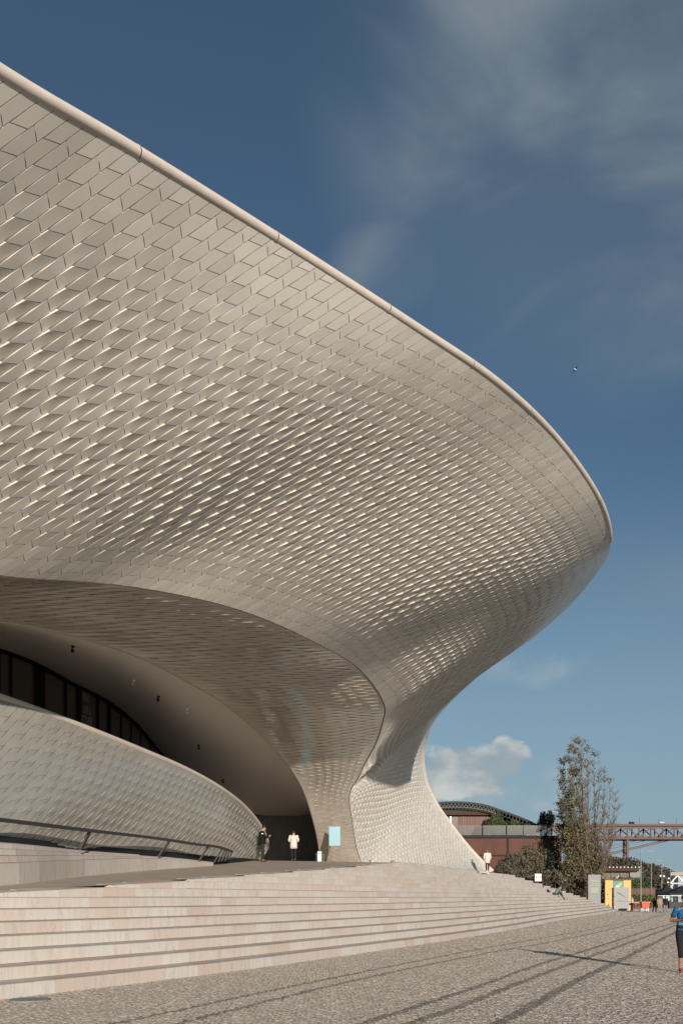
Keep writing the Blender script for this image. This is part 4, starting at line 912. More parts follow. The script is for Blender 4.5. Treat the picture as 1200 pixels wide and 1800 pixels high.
# ------------------------------------------------------------------ low cafe building and promenade furniture at the right
YC = 140.0; kC = YC/F
def cx_(px): return (px-600)*kC
def cz(py): return EYE+(HOR-py)*kC
lb = empty('low_pavilion', (cx_(1085), YC, 0)); tag(lb, 'low dark pavilion with a flat brown roof behind the yellow kiosk', 'building'); OC = V3(-cx_(1085), -YC, 0)
def lpart(mb, name, m_): o = mb.build(name, m_, None); o.location = OC; o.parent = lb
M_PAV = mat('pale_render_wall', (.26, .26, .25), rough=.7, noise=(.8, .5, (.2, .2, .195)))
mb = MB(); mb.box(cx_(1010), cx_(1105), YC, YC+16, 0, cz(1532)); lpart(mb, 'wall', M_FASC)
mb = MB(); mb.box(cx_(1005), cx_(1118), YC-1.2, YC+17, cz(1532), cz(1524)); lpart(mb, 'roof', M_FASC)
mb = MB(); mb.box(cx_(1105), cx_(1124), YC-.4, YC+14, 0, cz(1528)); lpart(mb, 'side_wall', M_PAV)
for a, b in ((1058, 1072), (1074, 1088), (1090, 1104)): mb = MB(); mb.box(cx_(a), cx_(b), YC-.08, YC-.003, cz(1546), cz(1534)); lpart(mb, 'window', M_GLASSD)
for a in (1057, 1073, 1089, 1104.5): mb = MB(); mb.box(cx_(a), cx_(a)+.12, YC-.2, YC-.09, 0, cz(1532)); lpart(mb, 'window_post', M_PAV)
for k in range(9): mb = MB(); mb.ell((cx_(1066+k*6.4), YC-1.3, cz(1525)), (.13, .13, .13), 8, 5); lpart(mb, 'roof_lamp', M_WHITE)
for a, b in ((1128, 1130.5), (1132, 1134.5)): mb = MB(); mb.box(cx_(a), cx_(b), YC+1, YC+1.2, 0, cz(1533)); lpart(mb, 'glazed_door', M_GLS)
def hedge(name, label, x0, x1, y0, z0, z1, dep, n, leaf, m_):
    t = empty(name, ((x0+x1)/2, y0+dep/2, z0)); tag(t, label, 'hedge')
    P = np.stack([rng.uniform(-(x1-x0)/2, (x1-x0)/2, n), rng.uniform(-dep/2, dep/2, n), rng.beta(2.2, 1.3, n)*(z1-z0)], 1)+rng.normal(0, .06, (n, 3)); P[:, 2] = np.abs(P[:, 2])
    o = quads_mesh('foliage', P, leaf*rng.uniform(.6, 1.3, n), m_, t)
hedge('hedge', 'bright green hedge under the pavilion windows', cx_(1066), cx_(1126), YC-4, .8, cz(1543), 1.6, 3500, .16, M_GRN)
hedge('hedge', 'clipped yellow-green hedge behind the orange cart', (1112-600)/F*118, (1148-600)/F*118, 118, 0, EYE+(HOR-1572.5)/F*118, 1.4, 2600, .10, M_HEDGE)
YF = 124; fe = empty('garden_fence', ((1128-600)/F*YF, YF, 0)); tag(fe, 'low brown board fence behind the clipped hedge', 'fence')
M_FB = mat('red_brown_board', (.15, .075, .06), rough=.7, var=.25)
px = 1109.0
while px < 1149:
    mb = MB(); x = (px-1128)/F*YF; mb.box(x, x+.20, -.03, .03, 0, EYE+(HOR-1561-random.uniform(0, 1))/F*YF); mb.build('board', M_FB, fe); px += 2.8

# lamp posts along the promenade
def lamp(px, ybase, label, heads):
    b = G(px, ybase); t = empty('street_lamp', b); tag(t, label, 'street lamp', 'slender lamp posts along the promenade'); H_ = 7.5
    mb = MB(); mb.tube([V3(0, 0, 0), V3(0, 0, H_)], [.085, .055], 8); mb.build('pole', M_GREYP, t)
    mb = MB(); mb.lathe([(.14, 0), (.14, .25), (.10, .3)], (0, 0, 0), 10); mb.build('base', M_GREYP, t)
    mb = MB(); mb.bar(V3(-.45, 0, H_-.45), V3(.75, 0, H_-.42), .07); mb.build('arm', M_GREYP, t)
    mb = MB(); mb.box(.55, 1.65, -.12, .12, H_-.50, H_-.38); mb.build('luminaire', M_GREYP, t)
    for (dx, z) in heads:
        m2 = MB(); m2.bar(V3(0, 0, z), V3(dx, -.05, z), .05); h = m2.build('bracket', M_GREYP, t)
        m2 = MB(); m2.ell((dx, -.16, z), (.20, .16, .20), 10, 6); m2.build('floodlight', M_WHITE, t, True)
lamp(1125.5, 1601.3, 'nearest slender lamp post, beside the orange cart, with a flat horizontal arm', [])
lamp(1144, 1596.4, 'second lamp post along the promenade, behind the walkers', [])
lamp(1162, 1593.4, 'third lamp post, with two white floodlights on short brackets', [(-.3, 5.4), (.32, 5.35)])
lamp(1177.5, 1591.2, 'farthest lamp post, carrying a stack of white floodlights', [(-.45, 5.5), (.4, 4.9), (-.6, 4.7), (.35, 4.1)])

# sign tower, kiosk and board at the foot of the steps
q = U(1044, 1585, 95.5); t = empty('sign_tower', (q.x, q.y, .45)); tag(t, 'tall grey information pillar with a green and grey screen', 'sign')
hw = 11/F*95.5; top_ = EYE+(HOR-1537.5)/F*95.5-.45
mb = MB(); mb.box(-hw, hw, 0, .28, 0, top_); mb.build('body', mat('sign_grey', (.17, .182, .178), rough=.5), t)
mb = MB(); mb.box(-hw*.62, hw*.62, -.02, -.003, top_*.36, top_*.82); mb.build('screen', mat('dark_screen', (.11, .118, .13), rough=.3), t)
M_SG = mat('olive_green_print', (.16, .19, .045), rough=.5)
for a, b in ((.74, .79), (.68, .72), (.61, .66), (.38, .44)): mb = MB(); mb.box(-hw*.58, hw*.58, -.028, -.022, top_*a, top_*b); mb.build('screen_stripe', M_SG, t)
YK = 101.0; kK = YK/F
def kx(px): return (px-600)*kK
def kz(py): return EYE+(HOR-py)*kK
kk = empty('kiosk', (kx(1085), YK, 0)); tag(kk, 'yellow kiosk wall with a green picture panel and a brown side', 'kiosk'); OK_ = V3(-kx(1085), -YK, 0)
def kpart(mb, name, m_): o = mb.build(name, m_, None); o.location = OK_; o.parent = kk
M_YEL = mat('warm_yellow_board', (.72, .42, .13), rough=.6, noise=(1.2, .3, (.66, .37, .10)))
mb = MB(); mb.box(kx(1062), kx(1109), YK+.06, YK+2.2, 0, kz(1546.5)); kpart(mb, 'body', mat('kiosk_brown', (.12, .07, .045), rough=.7))
for a, b in ((1063, 1076), (1095, 1108)): mb = MB(); mb.box(kx(a), kx(b), YK, YK+.057, .05, kz(1547.4)); kpart(mb, 'yellow_panel', M_YEL)
mb = MB(); mb.box(kx(1076.1), kx(1094.9), YK+.01, YK+.057, kz(1562), kz(1548.2)); kpart(mb, 'picture_panel', mat('green_print', (.06, .20, .11), rough=.5))
mb = MB(); mb.box(kx(1076.1), kx(1094.9), YK+.012, YK+.057, .05, kz(1562)-.01); kpart(mb, 'lower_panel', mat('white_red_print', (.66, .60, .54), rough=.5))
for ya, yb in ((1577, 1569), (1592, 1587.5)): mb = MB(); mb.box(kx(1076.2), kx(1078.4), YK, YK+.0115, kz(ya), kz(yb)); kpart(mb, 'red_mark', mat('red_print', (.5, .12, .06), rough=.5))
mb = MB(); mb.ell((kx(1084.5), YK+.004, kz(1559)), (.24, .008, .21), 14, 8); kpart(mb, 'pale_print', mat('pale_print', (.74, .50, .40), rough=.5))
mb = MB(); mb.ell((kx(1089), YK+.004, kz(1555)), (.22, .008, .30), 12, 8, Matrix.Rotation(.7, 3, 'Y')); kpart(mb, 'leaf_print', mat('light_green_print', (.20, .42, .22), rough=.5))
mb = MB(); mb.box(kx(1061), kx(1110), YK-.1, YK+2.3, kz(1546.5), kz(1545.4)); kpart(mb, 'roof_edge', mat('rust_edge', (.22, .09, .045), rough=.7))
g = empty('gull', (kx(1085), YK+.4, kz(1545.4))); tag(g, 'white gull perched on the roof edge of the yellow kiosk', 'bird')
mb = MB(); mb.ell((0, 0, .20), (.20, .10, .11), 10, 6, Matrix.Rotation(-.3, 3, 'Y')); mb.ell((.17, 0, .36), (.07, .06, .07), 8, 5); mb.tube([V3(.10, 0, .24), V3(.16, 0, .34)], [.08, .05], 8); mb.build('body', M_WHITE, g, True)
mb = MB(); mb.tube([V3(.23, 0, .36), V3(.31, 0, .34)], [.02, .006], 6); mb.build('beak', M_YEL, g); mb = MB(); mb.tube([V3(.02, .03, 0), V3(.02, .03, .12)], .012, 5); mb.tube([V3(.02, -.03, 0), V3(.02, -.03, .12)], .012, 5); mb.build('legs', M_YEL, g)
mb = MB(); mb.ell((-.06, -.09, .21), (.22, .02, .07), 8, 5, Matrix.Rotation(-.25, 3, 'Y')); mb.ell((-.06, .09, .21), (.22, .02, .07), 8, 5, Matrix.Rotation(-.25, 3, 'Y')); mb.build('wings', M_GREYP, g, True)
YG = 100.55; kG = YG/F
gb = empty('notice_board', ((1091.5-600)*kG, YG, 0)); tag(gb, 'tall grey board with dark handwriting standing in front of the yellow kiosk', 'board')
hw = 13.4*kG; tp = EYE+(HOR-1559.5)*kG
mb = MB(); mb.box(-hw, hw, 0, .10, 0, tp); mb.build('panel', mat('board_grey', (.29, .295, .285), rough=.6), gb)
M_INK = mat('dark_ink', (.03, .032, .03), rough=.6)
mb = MB(); rs = random.Random(4)
for k in range(26):
    f = k/25; x = -hw*.62+f*hw*1.25; z = tp*.80-f*tp*.25+rs.gauss(0, .05); a = rs.uniform(-1.2, .3); L_ = rs.uniform(.08, .26)*(1.25-f*.5)
    mb.bar(V3(x, -.006, z), V3(x+math.cos(a)*L_, -.006, z+math.sin(a)*L_), .006, rs.uniform(.03, .10)*(1.2-f*.7), up=(0, 1, 0))
mb.build('handwriting', M_INK, gb)
mb = MB()
x = -hw*.72
while x < hw*.75:
    L_ = rs.uniform(.04, .16); mb.box(x, x+L_, -.009, -.002, tp*.405, tp*.405+rs.uniform(.03, .07)*(1.4 if x < 0 else .7)); x += L_+.035
mb.build('small_print', M_INK, gb)

# orange cart and table, parasol, white screens, tents, footbridge
M_ORA = mat('orange_red_plastic', (.62, .10, .04), rough=.45)
def at_px(px, py): return G(px, py)
b = at_px(1133, 1602.5); t = empty('orange_cart', b); tag(t, 'orange red cart with white legs on the promenade by the lamp post', 'cart')
mb = MB(); mb.v += [V3(-.42, -.3, .45), V3(.30, -.3, .45), V3(.30, .3, .45), V3(-.42, .3, .45), V3(-.50, -.38, 1.05), V3(.42, -.38, 1.05), V3(.42, .38, 1.05), V3(-.50, .38, 1.05)]; mb.f += [(0, 3, 2, 1), (4, 5, 6, 7), (0, 1, 5, 4), (1, 2, 6, 5), (2, 3, 7, 6), (3, 0, 4, 7)]; mb.build('tub', M_ORA, t)
mb = MB(); mb.box(-.53, .46, -.41, .41, 1.05, 1.12); mb.build('lid', M_ORA, t)
for sx in (-.36, .26):
    for sy in (-.26, .26): mb = MB(); mb.bar(V3(sx, sy, .0), V3(sx, sy, .46), .06); mb.build('leg', M_WHITE, t)
mb = MB(); mb.bar(V3(-.36, -.26, .2), V3(.26, -.26, .2), .04); mb.build('crossbar', M_WHITE, t)
b = at_px(1116.5, 1601.5); t = empty('orange_table', b); tag(t, 'small orange red table between the kiosk and the lamp post', 'table')
mb = MB(); mb.box(-.32, .32, -.32, .32, .92, 1.08); mb.build('tabletop', M_ORA, t); mb = MB(); mb.tube([V3(0, 0, .08), V3(0, 0, .92)], .045, 8); mb.build('column', M_ORA, t); mb = MB(); mb.lathe([(.26, 0), (.26, .05), (.05, .09)], (0, 0, 0), 14); mb.build('foot', M_WHITE, t)
b = at_px(1171, 1594.5); t = empty('parasol', b); tag(t, 'pale mint open parasol tilted behind the walkers', 'parasol')
mb = MB(); mb.tube([V3(0, 0, 0), V3(.1, 0, 1.5), V3(.15, 0, 2.1)], .03, 6); mb.build('pole', M_GREYP, t)
mb = MB(); Mr = Matrix.Rotation(-1.0, 3, 'X') @ Matrix.Rotation(.35, 3, 'Y'); n = 12; ctr = V3(.15, 0, 1.75)
mb.v.append(ctr+Mr @ V3(0, 0, .38))
for j, (r, z) in enumerate(((.35, .30), (.62, .12), (.78, -.1))):
    for k in range(n): a = 2*math.pi*k/n; mb.v.append(ctr+Mr @ V3(r*math.cos(a), r*math.sin(a), z))
for k in range(n):
    mb.f.append((0, 1+k, 1+(k+1) % n))
    for j in range(2): mb.f.append((1+j*n+k, 1+(j+1)*n+k, 1+(j+1)*n+(k+1) % n, 1+j*n+(k+1) % n))
mb.build('canopy', mat('pale_mint_cloth', (.55, .70, .70), rough=.7), t)
b = at_px(1151, 1595); t = empty('white_screen', b); tag(t, 'row of three small white panels above the walkers on the promenade', 'screen')
for k in range(3): mb = MB(); x = -.36+k*.34; mb.box(x, x+.27, 0, .04, 1.25, 1.95); mb.build('panel', M_WHITE, t)
for x in (-.3, .62): mb = MB(); mb.bar(V3(x, .06, 0), V3(x, .06, 1.9), .05); mb.build('post', M_GREYP, t)
M_TENT = mat('black_canvas', (.028, .027, .026), rough=.7)
for px, Y, w, lbx in ((1171, 135, 2.4, 'black peaked market tent behind the far lamp post'), (1197, 122, 2.7, 'black peaked market tent nearest the right edge')):
    t = empty('market_tent', ((px-600)/F*Y, Y, 0)); tag(t, lbx, 'tent', 'black market tents')
    ze, zt = EYE+(HOR-1571)/F*Y, EYE+(HOR-1556.5)/F*Y
    mb = MB(); rings = [(w, ze-.22), (w, ze), (w*.55, ze+(zt-ze)*.28), (w*.22, ze+(zt-ze)*.66), (.03, zt)]
    for r, z in rings: mb.v += [V3(-r, -r, z), V3(r, -r, z), V3(r, r, z), V3(-r, r, z)]
    for j in range(len(rings)-1):
        for k in range(4): a = j*4+k; b2 = j*4+(k+1) % 4; mb.f.append((a, b2, b2+4, a+4))
    mb.build('canopy', M_TENT, t)
    for sx in (-1, 1):
        for sy in (-1, 1): mb = MB(); mb.bar(V3(sx*(w-.06), sy*(w-.06), 0), V3(sx*(w-.06), sy*(w-.06), ze), .07); mb.build('leg', M_DARKM, t)
    mb = MB(); mb.bar(V3(-w+.1, -w+.03, ze-.30), V3(w-.1, -w+.03, ze-.30), .06); mb.build('crossbar', M_WHITE, t)
    mb = MB(); mb.box(-w*.7, w*.7, -.3, .3, 0, .95); mb.build('counter', M_DARKM, t)
YP = 215.0; kP = YP/F
fb = empty('footbridge', ((1192-600)*kP, YP, 0)); tag(fb, 'pale grey covered footbridge with white diagonal trusses at the right edge', 'bridge')
def fz(py): return EYE+(HOR-py)*kP
x0, x1 = (1177-1192)*kP, (1260-1192)*kP; M_PG = mat('pale_grey_metal', (.42, .43, .42), rough=.5)
mb = MB(); mb.box(x0, x1, -.4, 4, fz(1539), fz(1533)); mb.build('roof', mat('beige_roof', (.33, .30, .26), rough=.7), fb)
mb = MB(); mb.box(x0, x1, 0, 3.6, fz(1554), fz(1551.5)); mb.build('deck', M_PG, fb)
for k in range(7):
    a = (1177+k*12-1192)*kP; b2 = (1177+(k+1)*12-1192)*kP; za, zb = (fz(1552), fz(1539)) if k % 2 == 0 else (fz(1539), fz(1552))
    mb = MB(); mb.bar(V3(a, -.2, za), V3(b2, -.2, zb), .28); mb.build('diagonal', M_WHITE, fb)
for px in (1184, 1220): mb = MB(); mb.bar(V3((px-1192)*kP, 1.8, 0), V3((px-1192)*kP, 1.8, fz(1554)), .5); mb.build('column', M_PG, fb)
ob = empty('office_block', ((1200-600)/F*260, 260, 0)); tag(ob, 'blue-grey glazed office block behind the footbridge', 'building'); kO = 260/F
mb = MB(); mb.box(-9*kO, 110*kO, .02, 5, 0, EYE+(HOR-1540)*kO); mb.build('wall', mat('blue_grey_cladding', (.33, .36, .38), rough=.6, spec=.2), ob)
for k in range(14): mb = MB(); x = (-8+k*9)*kO; mb.box(x, x+7.4*kO, -.04, .016, 1, EYE+(HOR-1546)*kO); mb.build('window', mat('grey_blue_glass', (.24, .28, .32), rough=.4, spec=.2) if k == 0 else bpy.data.materials['grey_blue_glass'], ob)

# sign on the steps, box and bottle beside the sitting man
q = U(945, 1556, 82); z_ = step_z(q.x, q.y); t = empty('pictogram_sign', (q.x, q.y, z_)); tag(t, 'pair of small white pictogram panels on a pole near the top of the steps', 'sign'); zz0, zz1 = EYE+(HOR-1549)/F*82-z_, EYE+(HOR-1536)/F*82-z_
for s, e in ((-.31, -.012), (.012, .31)): mb = MB(); mb.box(s, e, -.03, 0, zz0, zz1); mb.build('panel', M_WHITE, t)
mb = MB(); mb.tube([V3(0, .03, -.1), V3(0, .03, zz1)], .03, 8); mb.build('pole', M_STEEL, t)
mb = MB(); mb.ell((-.16, -.032, zz0+.52), (.035, .004, .035), 8, 5); mb.box(-.20, -.12, -.035, -.031, zz0+.30, zz0+.47); mb.box(-.20, -.12, -.035, -.031, zz0+.12, zz0+.22); mb.box(.12, .20, -.035, -.031, zz0+.34, zz0+.46); mb.box(.17, .22, -.035, -.031, zz0+.26, zz0+.34); mb.build('pictogram', M_INK, t)
# ------------------------------------------------------------------ people
def skin_mesh(name, verts, edges, radii, root, m, parent, sub=2):
    """one continuous surface grown round a skeleton of joints"""
    me = bpy.data.meshes.new(name); me.from_pydata([tuple(v) for v in verts], edges, []); me.materials.append(m)
    o = bpy.data.objects.new(name, me); COL.objects.link(o)
    md = o.modifiers.new('skin', 'SKIN'); sk = me.skin_vertices[0].data
    for i, r in enumerate(radii): sk[i].radius = r if isinstance(r, tuple) else (r, r); sk[i].use_root = (i == root)
    md.use_smooth_shade = True
    sb = o.modifiers.new('sub', 'SUBSURF'); sb.levels = sub; sb.render_levels = sub
    dg = bpy.context.evaluated_depsgraph_get(); me2 = bpy.data.meshes.new_from_object(o.evaluated_get(dg)); o.modifiers.clear()
    o.data = me2; bpy.data.meshes.remove(me)
    me2.polygons.foreach_set('use_smooth', np.ones(len(me2.polygons), dtype=bool))
    if parent: o.parent = parent
    return o
def join_mesh(objs):
    """merge several meshes (same material) into the first"""
    vs, fs = [], []; n = 0
    for o in objs:
        me = o.data; c = np.zeros(len(me.vertices)*3); me.vertices.foreach_get('co', c); vs.append(c.reshape(-1, 3))
        fs += [[v+n for v in p.vertices] for p in me.polygons]; n += len(me.vertices)
    f = objs[0]; me = bpy.data.meshes.new(f.name); me.from_pydata(np.concatenate(vs).tolist(), [], fs); me.materials.append(f.data.materials[0])
    me.polygons.foreach_set('use_smooth', np.ones(len(me.polygons), dtype=bool)); f.data = me
    for o in objs[1:]: bpy.data.objects.remove(o)
    return f
M_SKIN = mat('skin', (.42, .235, .165), rough=.55, spec=.35); M_SKIND = mat('tanned_skin', (.36, .18, .12), rough=.5, spec=.4)
def cloth(name, c, var=.12): return mat(name, c, rough=.85, spec=.15, noise=(7, .5, tuple(x*(1-var*2) for x in c)), bump=(16, .5))
POSE = dict(pelvis=(0, 0, .95), spine=(0, .01, 1.12), chest=(0, 0, 1.32), neck=(0, -.005, 1.47), head0=(0, .01, 1.545), head1=(0, .02, 1.62), head2=(0, .012, 1.705),
            shL=(-.185, 0, 1.41), elL=(-.25, -.02, 1.14), wrL=(-.235, .06, .90), haL=(-.222, .085, .82), shR=(.185, 0, 1.41), elR=(.25, -.02, 1.14), wrR=(.235, .06, .90), haR=(.222, .085, .82),
            hiL=(-.095, 0, .90), knL=(-.105, .02, .49), anL=(-.105, -.02, .085), toL=(-.115, .13, .035), hiR=(.095, 0, .90), knR=(.105, .02, .49), anR=(.105, -.02, .085), toR=(.115, .13, .035))
def person(label, loc, rz, h, pose, top, legs, shoes, hair, coat=0.0, sleeves=2, skin=None, hair_len=.06, legs_to='an', face=False, group=None, cap=False, slim=1.0):
    """a figure facing +y before turning; coat = how far the garment hangs below the hips; sleeves 0 none, 1 short, 2 long; legs_to: where the trousers end"""
    P = dict(POSE); P.update(pose); P = {k: Vector(v) for k, v in P.items()}; skin = skin or M_SKIN
    t = empty('person', loc, rz, h/1.76); tag(t, label, 'person', group)
    fw = slim; J = lambda *n: [P[k] for k in n]
    # body: one surface from head to feet
    names = ['pelvis', 'spine', 'chest', 'neck', 'head0', 'head1', 'head2', 'shL', 'elL', 'wrL', 'haL', 'shR', 'elR', 'wrR', 'haR', 'hiL', 'knL', 'anL', 'toL', 'hiR', 'knR', 'anR', 'toR']
    ix = {n: i for i, n in enumerate(names)}
    E = [('pelvis', 'spine'), ('spine', 'chest'), ('chest', 'neck'), ('neck', 'head0'), ('head0', 'head1'), ('head1', 'head2'), ('chest', 'shL'), ('shL', 'elL'), ('elL', 'wrL'), ('wrL', 'haL'), ('chest', 'shR'), ('shR', 'elR'), ('elR', 'wrR'), ('wrR', 'haR'),
         ('pelvis', 'hiL'), ('hiL', 'knL'), ('knL', 'anL'), ('anL', 'toL'), ('pelvis', 'hiR'), ('hiR', 'knR'), ('knR', 'anR'), ('anR', 'toR')]
    R = dict(pelvis=(.12*fw, .085*fw), spine=(.105*fw, .08*fw), chest=(.12*fw, .085*fw), neck=.056, head0=(.066, .078), head1=(.082, .096), head2=(.055, .066), sh=.05*fw, el=.042*fw, wr=.029, ha=(.036, .022), hi=.075*fw, kn=.055*fw, an=.037, to=(.04, .026))
    rad = [R[n] if n in R else R[n[:2]] for n in names]
    parts = [skin_mesh('body', J(*names), [(ix[a], ix[b]) for a, b in E], rad, 0, skin, None, 2)]
    # hands: five fingers of unequal length, half curled
    for s in 'LR':
        w, hnd = P['wr'+s], P['ha'+s]; d = (hnd-w).normalized(); fwd = V3(0, 1, 0)-d*d.y; fwd = fwd.normalized() if fwd.length > .2 else V3(0, 0, 1); side = d.cross(fwd).normalized(); sg = 1 if s == 'L' else -1
        for k, (o_, L_) in enumerate(((.028, .072), (.010, .080), (-.009, .074), (-.027, .058))):
            b0 = hnd+fwd*o_-d*.012; b1 = b0+d*L_*.55+side*sg*.008; b2 = b1+d*L_*.35+side*sg*.03
            parts.append(skin_mesh('finger', [b0, b1, b2], [(0, 1), (1, 2)], [.0095, .0088, .0075], 0, skin, None, 1))
        b0 = hnd+fwd*.030-d*.045; b1 = b0+fwd*.028+d*.022+side*sg*.008; b2 = b1+d*.032+fwd*.004
        parts.append(skin_mesh('thumb', [b0, b1, b2], [(0, 1), (1, 2)], [.011, .010, .0085], 0, skin, None, 1))
    hc = P['head1']; up = (P['head2']-P['head0']).normalized(); hf_ = V3(*pose.get('look', (0, 1, 0))); hf_ = (hf_-up*hf_.dot(up)).normalized(); hs_ = hf_.cross(up)
    mb = MB(); Mh = Matrix((hs_, hf_, up)).transposed()
    mb.ell(hc+hf_*.088-up*.012, (.014, .022, .026), 8, 6, Mh); mb.ell(hc+hf_*.05-up*.075, (.045, .042, .03), 10, 6, Mh)
    for s in (-1, 1): mb.ell(hc+hs_*.080*s-up*.008-hf_*.008, (.012, .022, .033), 8, 5, Mh)
    parts.append(mb.build('features', skin, None, True))
    body = join_mesh(parts); body.parent = t; body.name = 'body'
    if face:
        mb = MB(); [mb.ell(hc+hf_*.086+hs_*.031*s+up*.014, (.013, .006, .007), 8, 5, Mh) for s in (-1, 1)]; mb.build('eyes', M_WHITE, t, True)
        mb = MB(); [mb.ell(hc+hf_*.091+hs_*.031*s+up*.014, (.006, .003, .006), 8, 5, Mh) for s in (-1, 1)]; mb.build('pupils', M_BLACK, t, True)
        mb = MB(); [mb.ell(hc+hf_*.089+hs_*.032*s+up*.034, (.020, .006, .005), 8, 4, Mh) for s in (-1, 1)]; mb.build('eyebrows', hair, t, True)
        mb = MB(); mb.ell(hc+hf_*.091-up*.055, (.024, .008, .009), 8, 5, Mh); mb.build('lips', mat('lips', (.36, .13, .10), rough=.5), t, True)
    # hair: a cap of the skull, longer behind
    mb = MB(); mb.ell(hc+up*.030-hf_*.018, (.094, .104, .092), 14, 10, Mh)
    hv = [Vector(v) for v in mb.v]; cut = hc+up*.012+hf_*.055
    keep = lambda v: (v-hc).dot(up) > .018 or (v-hc).dot(hf_) < .012
    mb.f = [f for f in mb.f if all(keep(hv[i]) for i in f)]
    if hair_len > .08: mb.ell(hc-hf_*.045-up*(hair_len*.55), (.085, .05, hair_len*.75), 12, 8, Mh)
    mb.build('hair' if not cap else 'cap', hair, t, True)
    # trousers
    def loft(mb, rings, n=16):
        base = len(mb.v)
        for c, r1, r2, xd, yd in rings:
            for k in range(n): a = 2*math.pi*k/n; mb.v.append(c+xd*(r1*math.cos(a))+yd*(r2*math.sin(a)))
        for i in range(len(rings)-1):
            for k in range(n): a = base+i*n+k; b = base+i*n+(k+1) % n; mb.f.append((a, b, b+n, a+n))
        mb.f.append(tuple(base+k for k in range(n))[::-1]); e_ = base+(len(rings)-1)*n; mb.f.append(tuple(e_+k for k in range(n)))
    def rings(pts, xd):
        out = []
        for i, (c, r1, r2) in enumerate(pts):
            ax = (pts[min(i+1, len(pts)-1)][0]-pts[max(i-1, 0)][0]).normalized(); x = (xd-ax*xd.dot(ax)).normalized(); out.append((c, r1, r2, x, ax.cross(x)))
        return out
    xh = (P['hiR']-P['hiL']).normalized(); xs_ = (P['shR']-P['shL']).normalized(); hm = (P['hiL']+P['hiR'])*.5; upv = (P['spine']-P['pelvis']).normalized()
    mb = MB(); loft(mb, rings([(hm-upv*.10, .15*fw, .105*fw), (hm-upv*.03, .172*fw, .126*fw), (P['pelvis']+upv*.03, .166*fw, .122*fw), (P['pelvis']+upv*.10, .148*fw, .112*fw)], xh))
    for s in 'LR':
        kn, an = P['kn'+s], P['an'+s]; ank = an+V3(0, 0, .01) if legs_to == 'an' else kn.lerp(an, .38); hi = P['hi'+s]; d1 = (kn-hi).normalized()
        mb.tube([hi-d1*.05, hi+d1*.02, hi.lerp(kn, .3), hi.lerp(kn, .65), kn-d1*.04, kn.lerp(ank, .12), kn.lerp(ank, .55), ank], [.07*fw, .094*fw, .092*fw, .080*fw, .068*fw, .064*fw, .062*fw if legs_to == 'an' else .058*fw, .052*fw], 14)
    mb.build('trousers', legs, t, True)
    # top garment with sleeves, hanging below the hips for a coat
    cw = 1.14 if coat else 1.0; nb = P['neck']; shm = (P['shL']+P['shR'])*.5; pts = []
    if coat: dn = (P['knL']+P['knR'])*.5; pts.append((hm.lerp(dn, min(1, coat)), .215*fw, .165*fw)); pts.append((hm, .205*fw, .155*fw))
    else: pts.append((P['pelvis']+upv*.0, .176*fw, .132*fw))
    pts += [(P['pelvis'].lerp(P['spine'], .5), .165*fw*cw, .126*fw*cw), (P['spine'].lerp(P['chest'], .35), .160*fw*cw, .122*fw*cw), (P['chest'], .178*fw*cw, .128*fw*cw), (shm.lerp(P['chest'], .35), .184*fw*cw, .115*fw*cw), (shm.lerp(nb, .12), .172*fw*cw, .098*fw*cw), (shm.lerp(nb, .5), .118*fw, .082*fw), (nb+(nb-shm)*.02, .074, .074)]
    mb = MB(); loft(mb, rings(pts, xs_))
    for s in 'LR':
        if sleeves == 0: continue
        sh, el, wr = P['sh'+s], P['el'+s], P['wr'+s]; inn = sh.lerp(shm, .22); rs_ = .070*fw*cw
        if sleeves == 2: dd_ = (el-sh).normalized(); mb.ell(sh+dd_*.02, (rs_, rs_, rs_), 12, 8); mb.tube([sh+dd_*.02, sh+dd_*.05, sh.lerp(el, .4), el.lerp(sh, .1), el.lerp(wr, .12), wr], [rs_, rs_, .064*fw*cw, .058*fw*cw, .055*fw*cw, .044*cw], 12)
        else: dd_ = (el-sh).normalized(); mb.ell(sh+dd_*.02, (rs_, rs_, rs_), 12, 8); mb.tube([sh+dd_*.02, sh+dd_*.05, sh.lerp(el, .35), sh.lerp(el, .62)], [rs_*.94, rs_*.90, .058*fw, .058*fw], 12)
    mb.build('coat' if coat else 'shirt', top, t, True)
    for s in 'LR':
        a, b = P['an'+s], P['to'+s]; d = (b-a); d.z = 0; d.normalize(); 
        skin_mesh('shoe', [a-d*.03+V3(0, 0, -.035), a+d*.06-V3(0, 0, .04), b+d*.035+V3(0, 0, .006)], [(0, 1), (1, 2)], [(.046, .045), (.046, .042), (.044, .03)], 0, shoes, t, 2)
    return t, P
def mir(**k): return k
M_CREAM = cloth('cream_wool', (.66, .60, .52), .05); M_BLK = cloth('black_cloth', (.022, .021, .022)); M_DNIM = cloth('dark_denim', (.05, .062, .085)); M_HBLK = mat('black_hair', (.018, .014, .012), rough=.5)
M_HBRN = mat('brown_hair', (.09, .05, .03), rough=.5); M_HRED = mat('auburn_hair', (.17, .085, .055), rough=.5); M_SHOE = mat('dark_shoe', (.03, .027, .025), rough=.5); M_GRYC = cloth('grey_green_cloth', (.20, .215, .19)); M_LTJ = cloth('light_jeans', (.25, .30, .36)); M_TAN = cloth('beige_cloth', (.36, .28, .20)); M_BRNC = cloth('dark_brown_coat', (.06, .04, .028)); M_RSH = mat('red_shoe', (.40, .05, .035), rough=.5); M_BRSH = mat('reddish_brown_shoe', (.20, .075, .05), rough=.6)
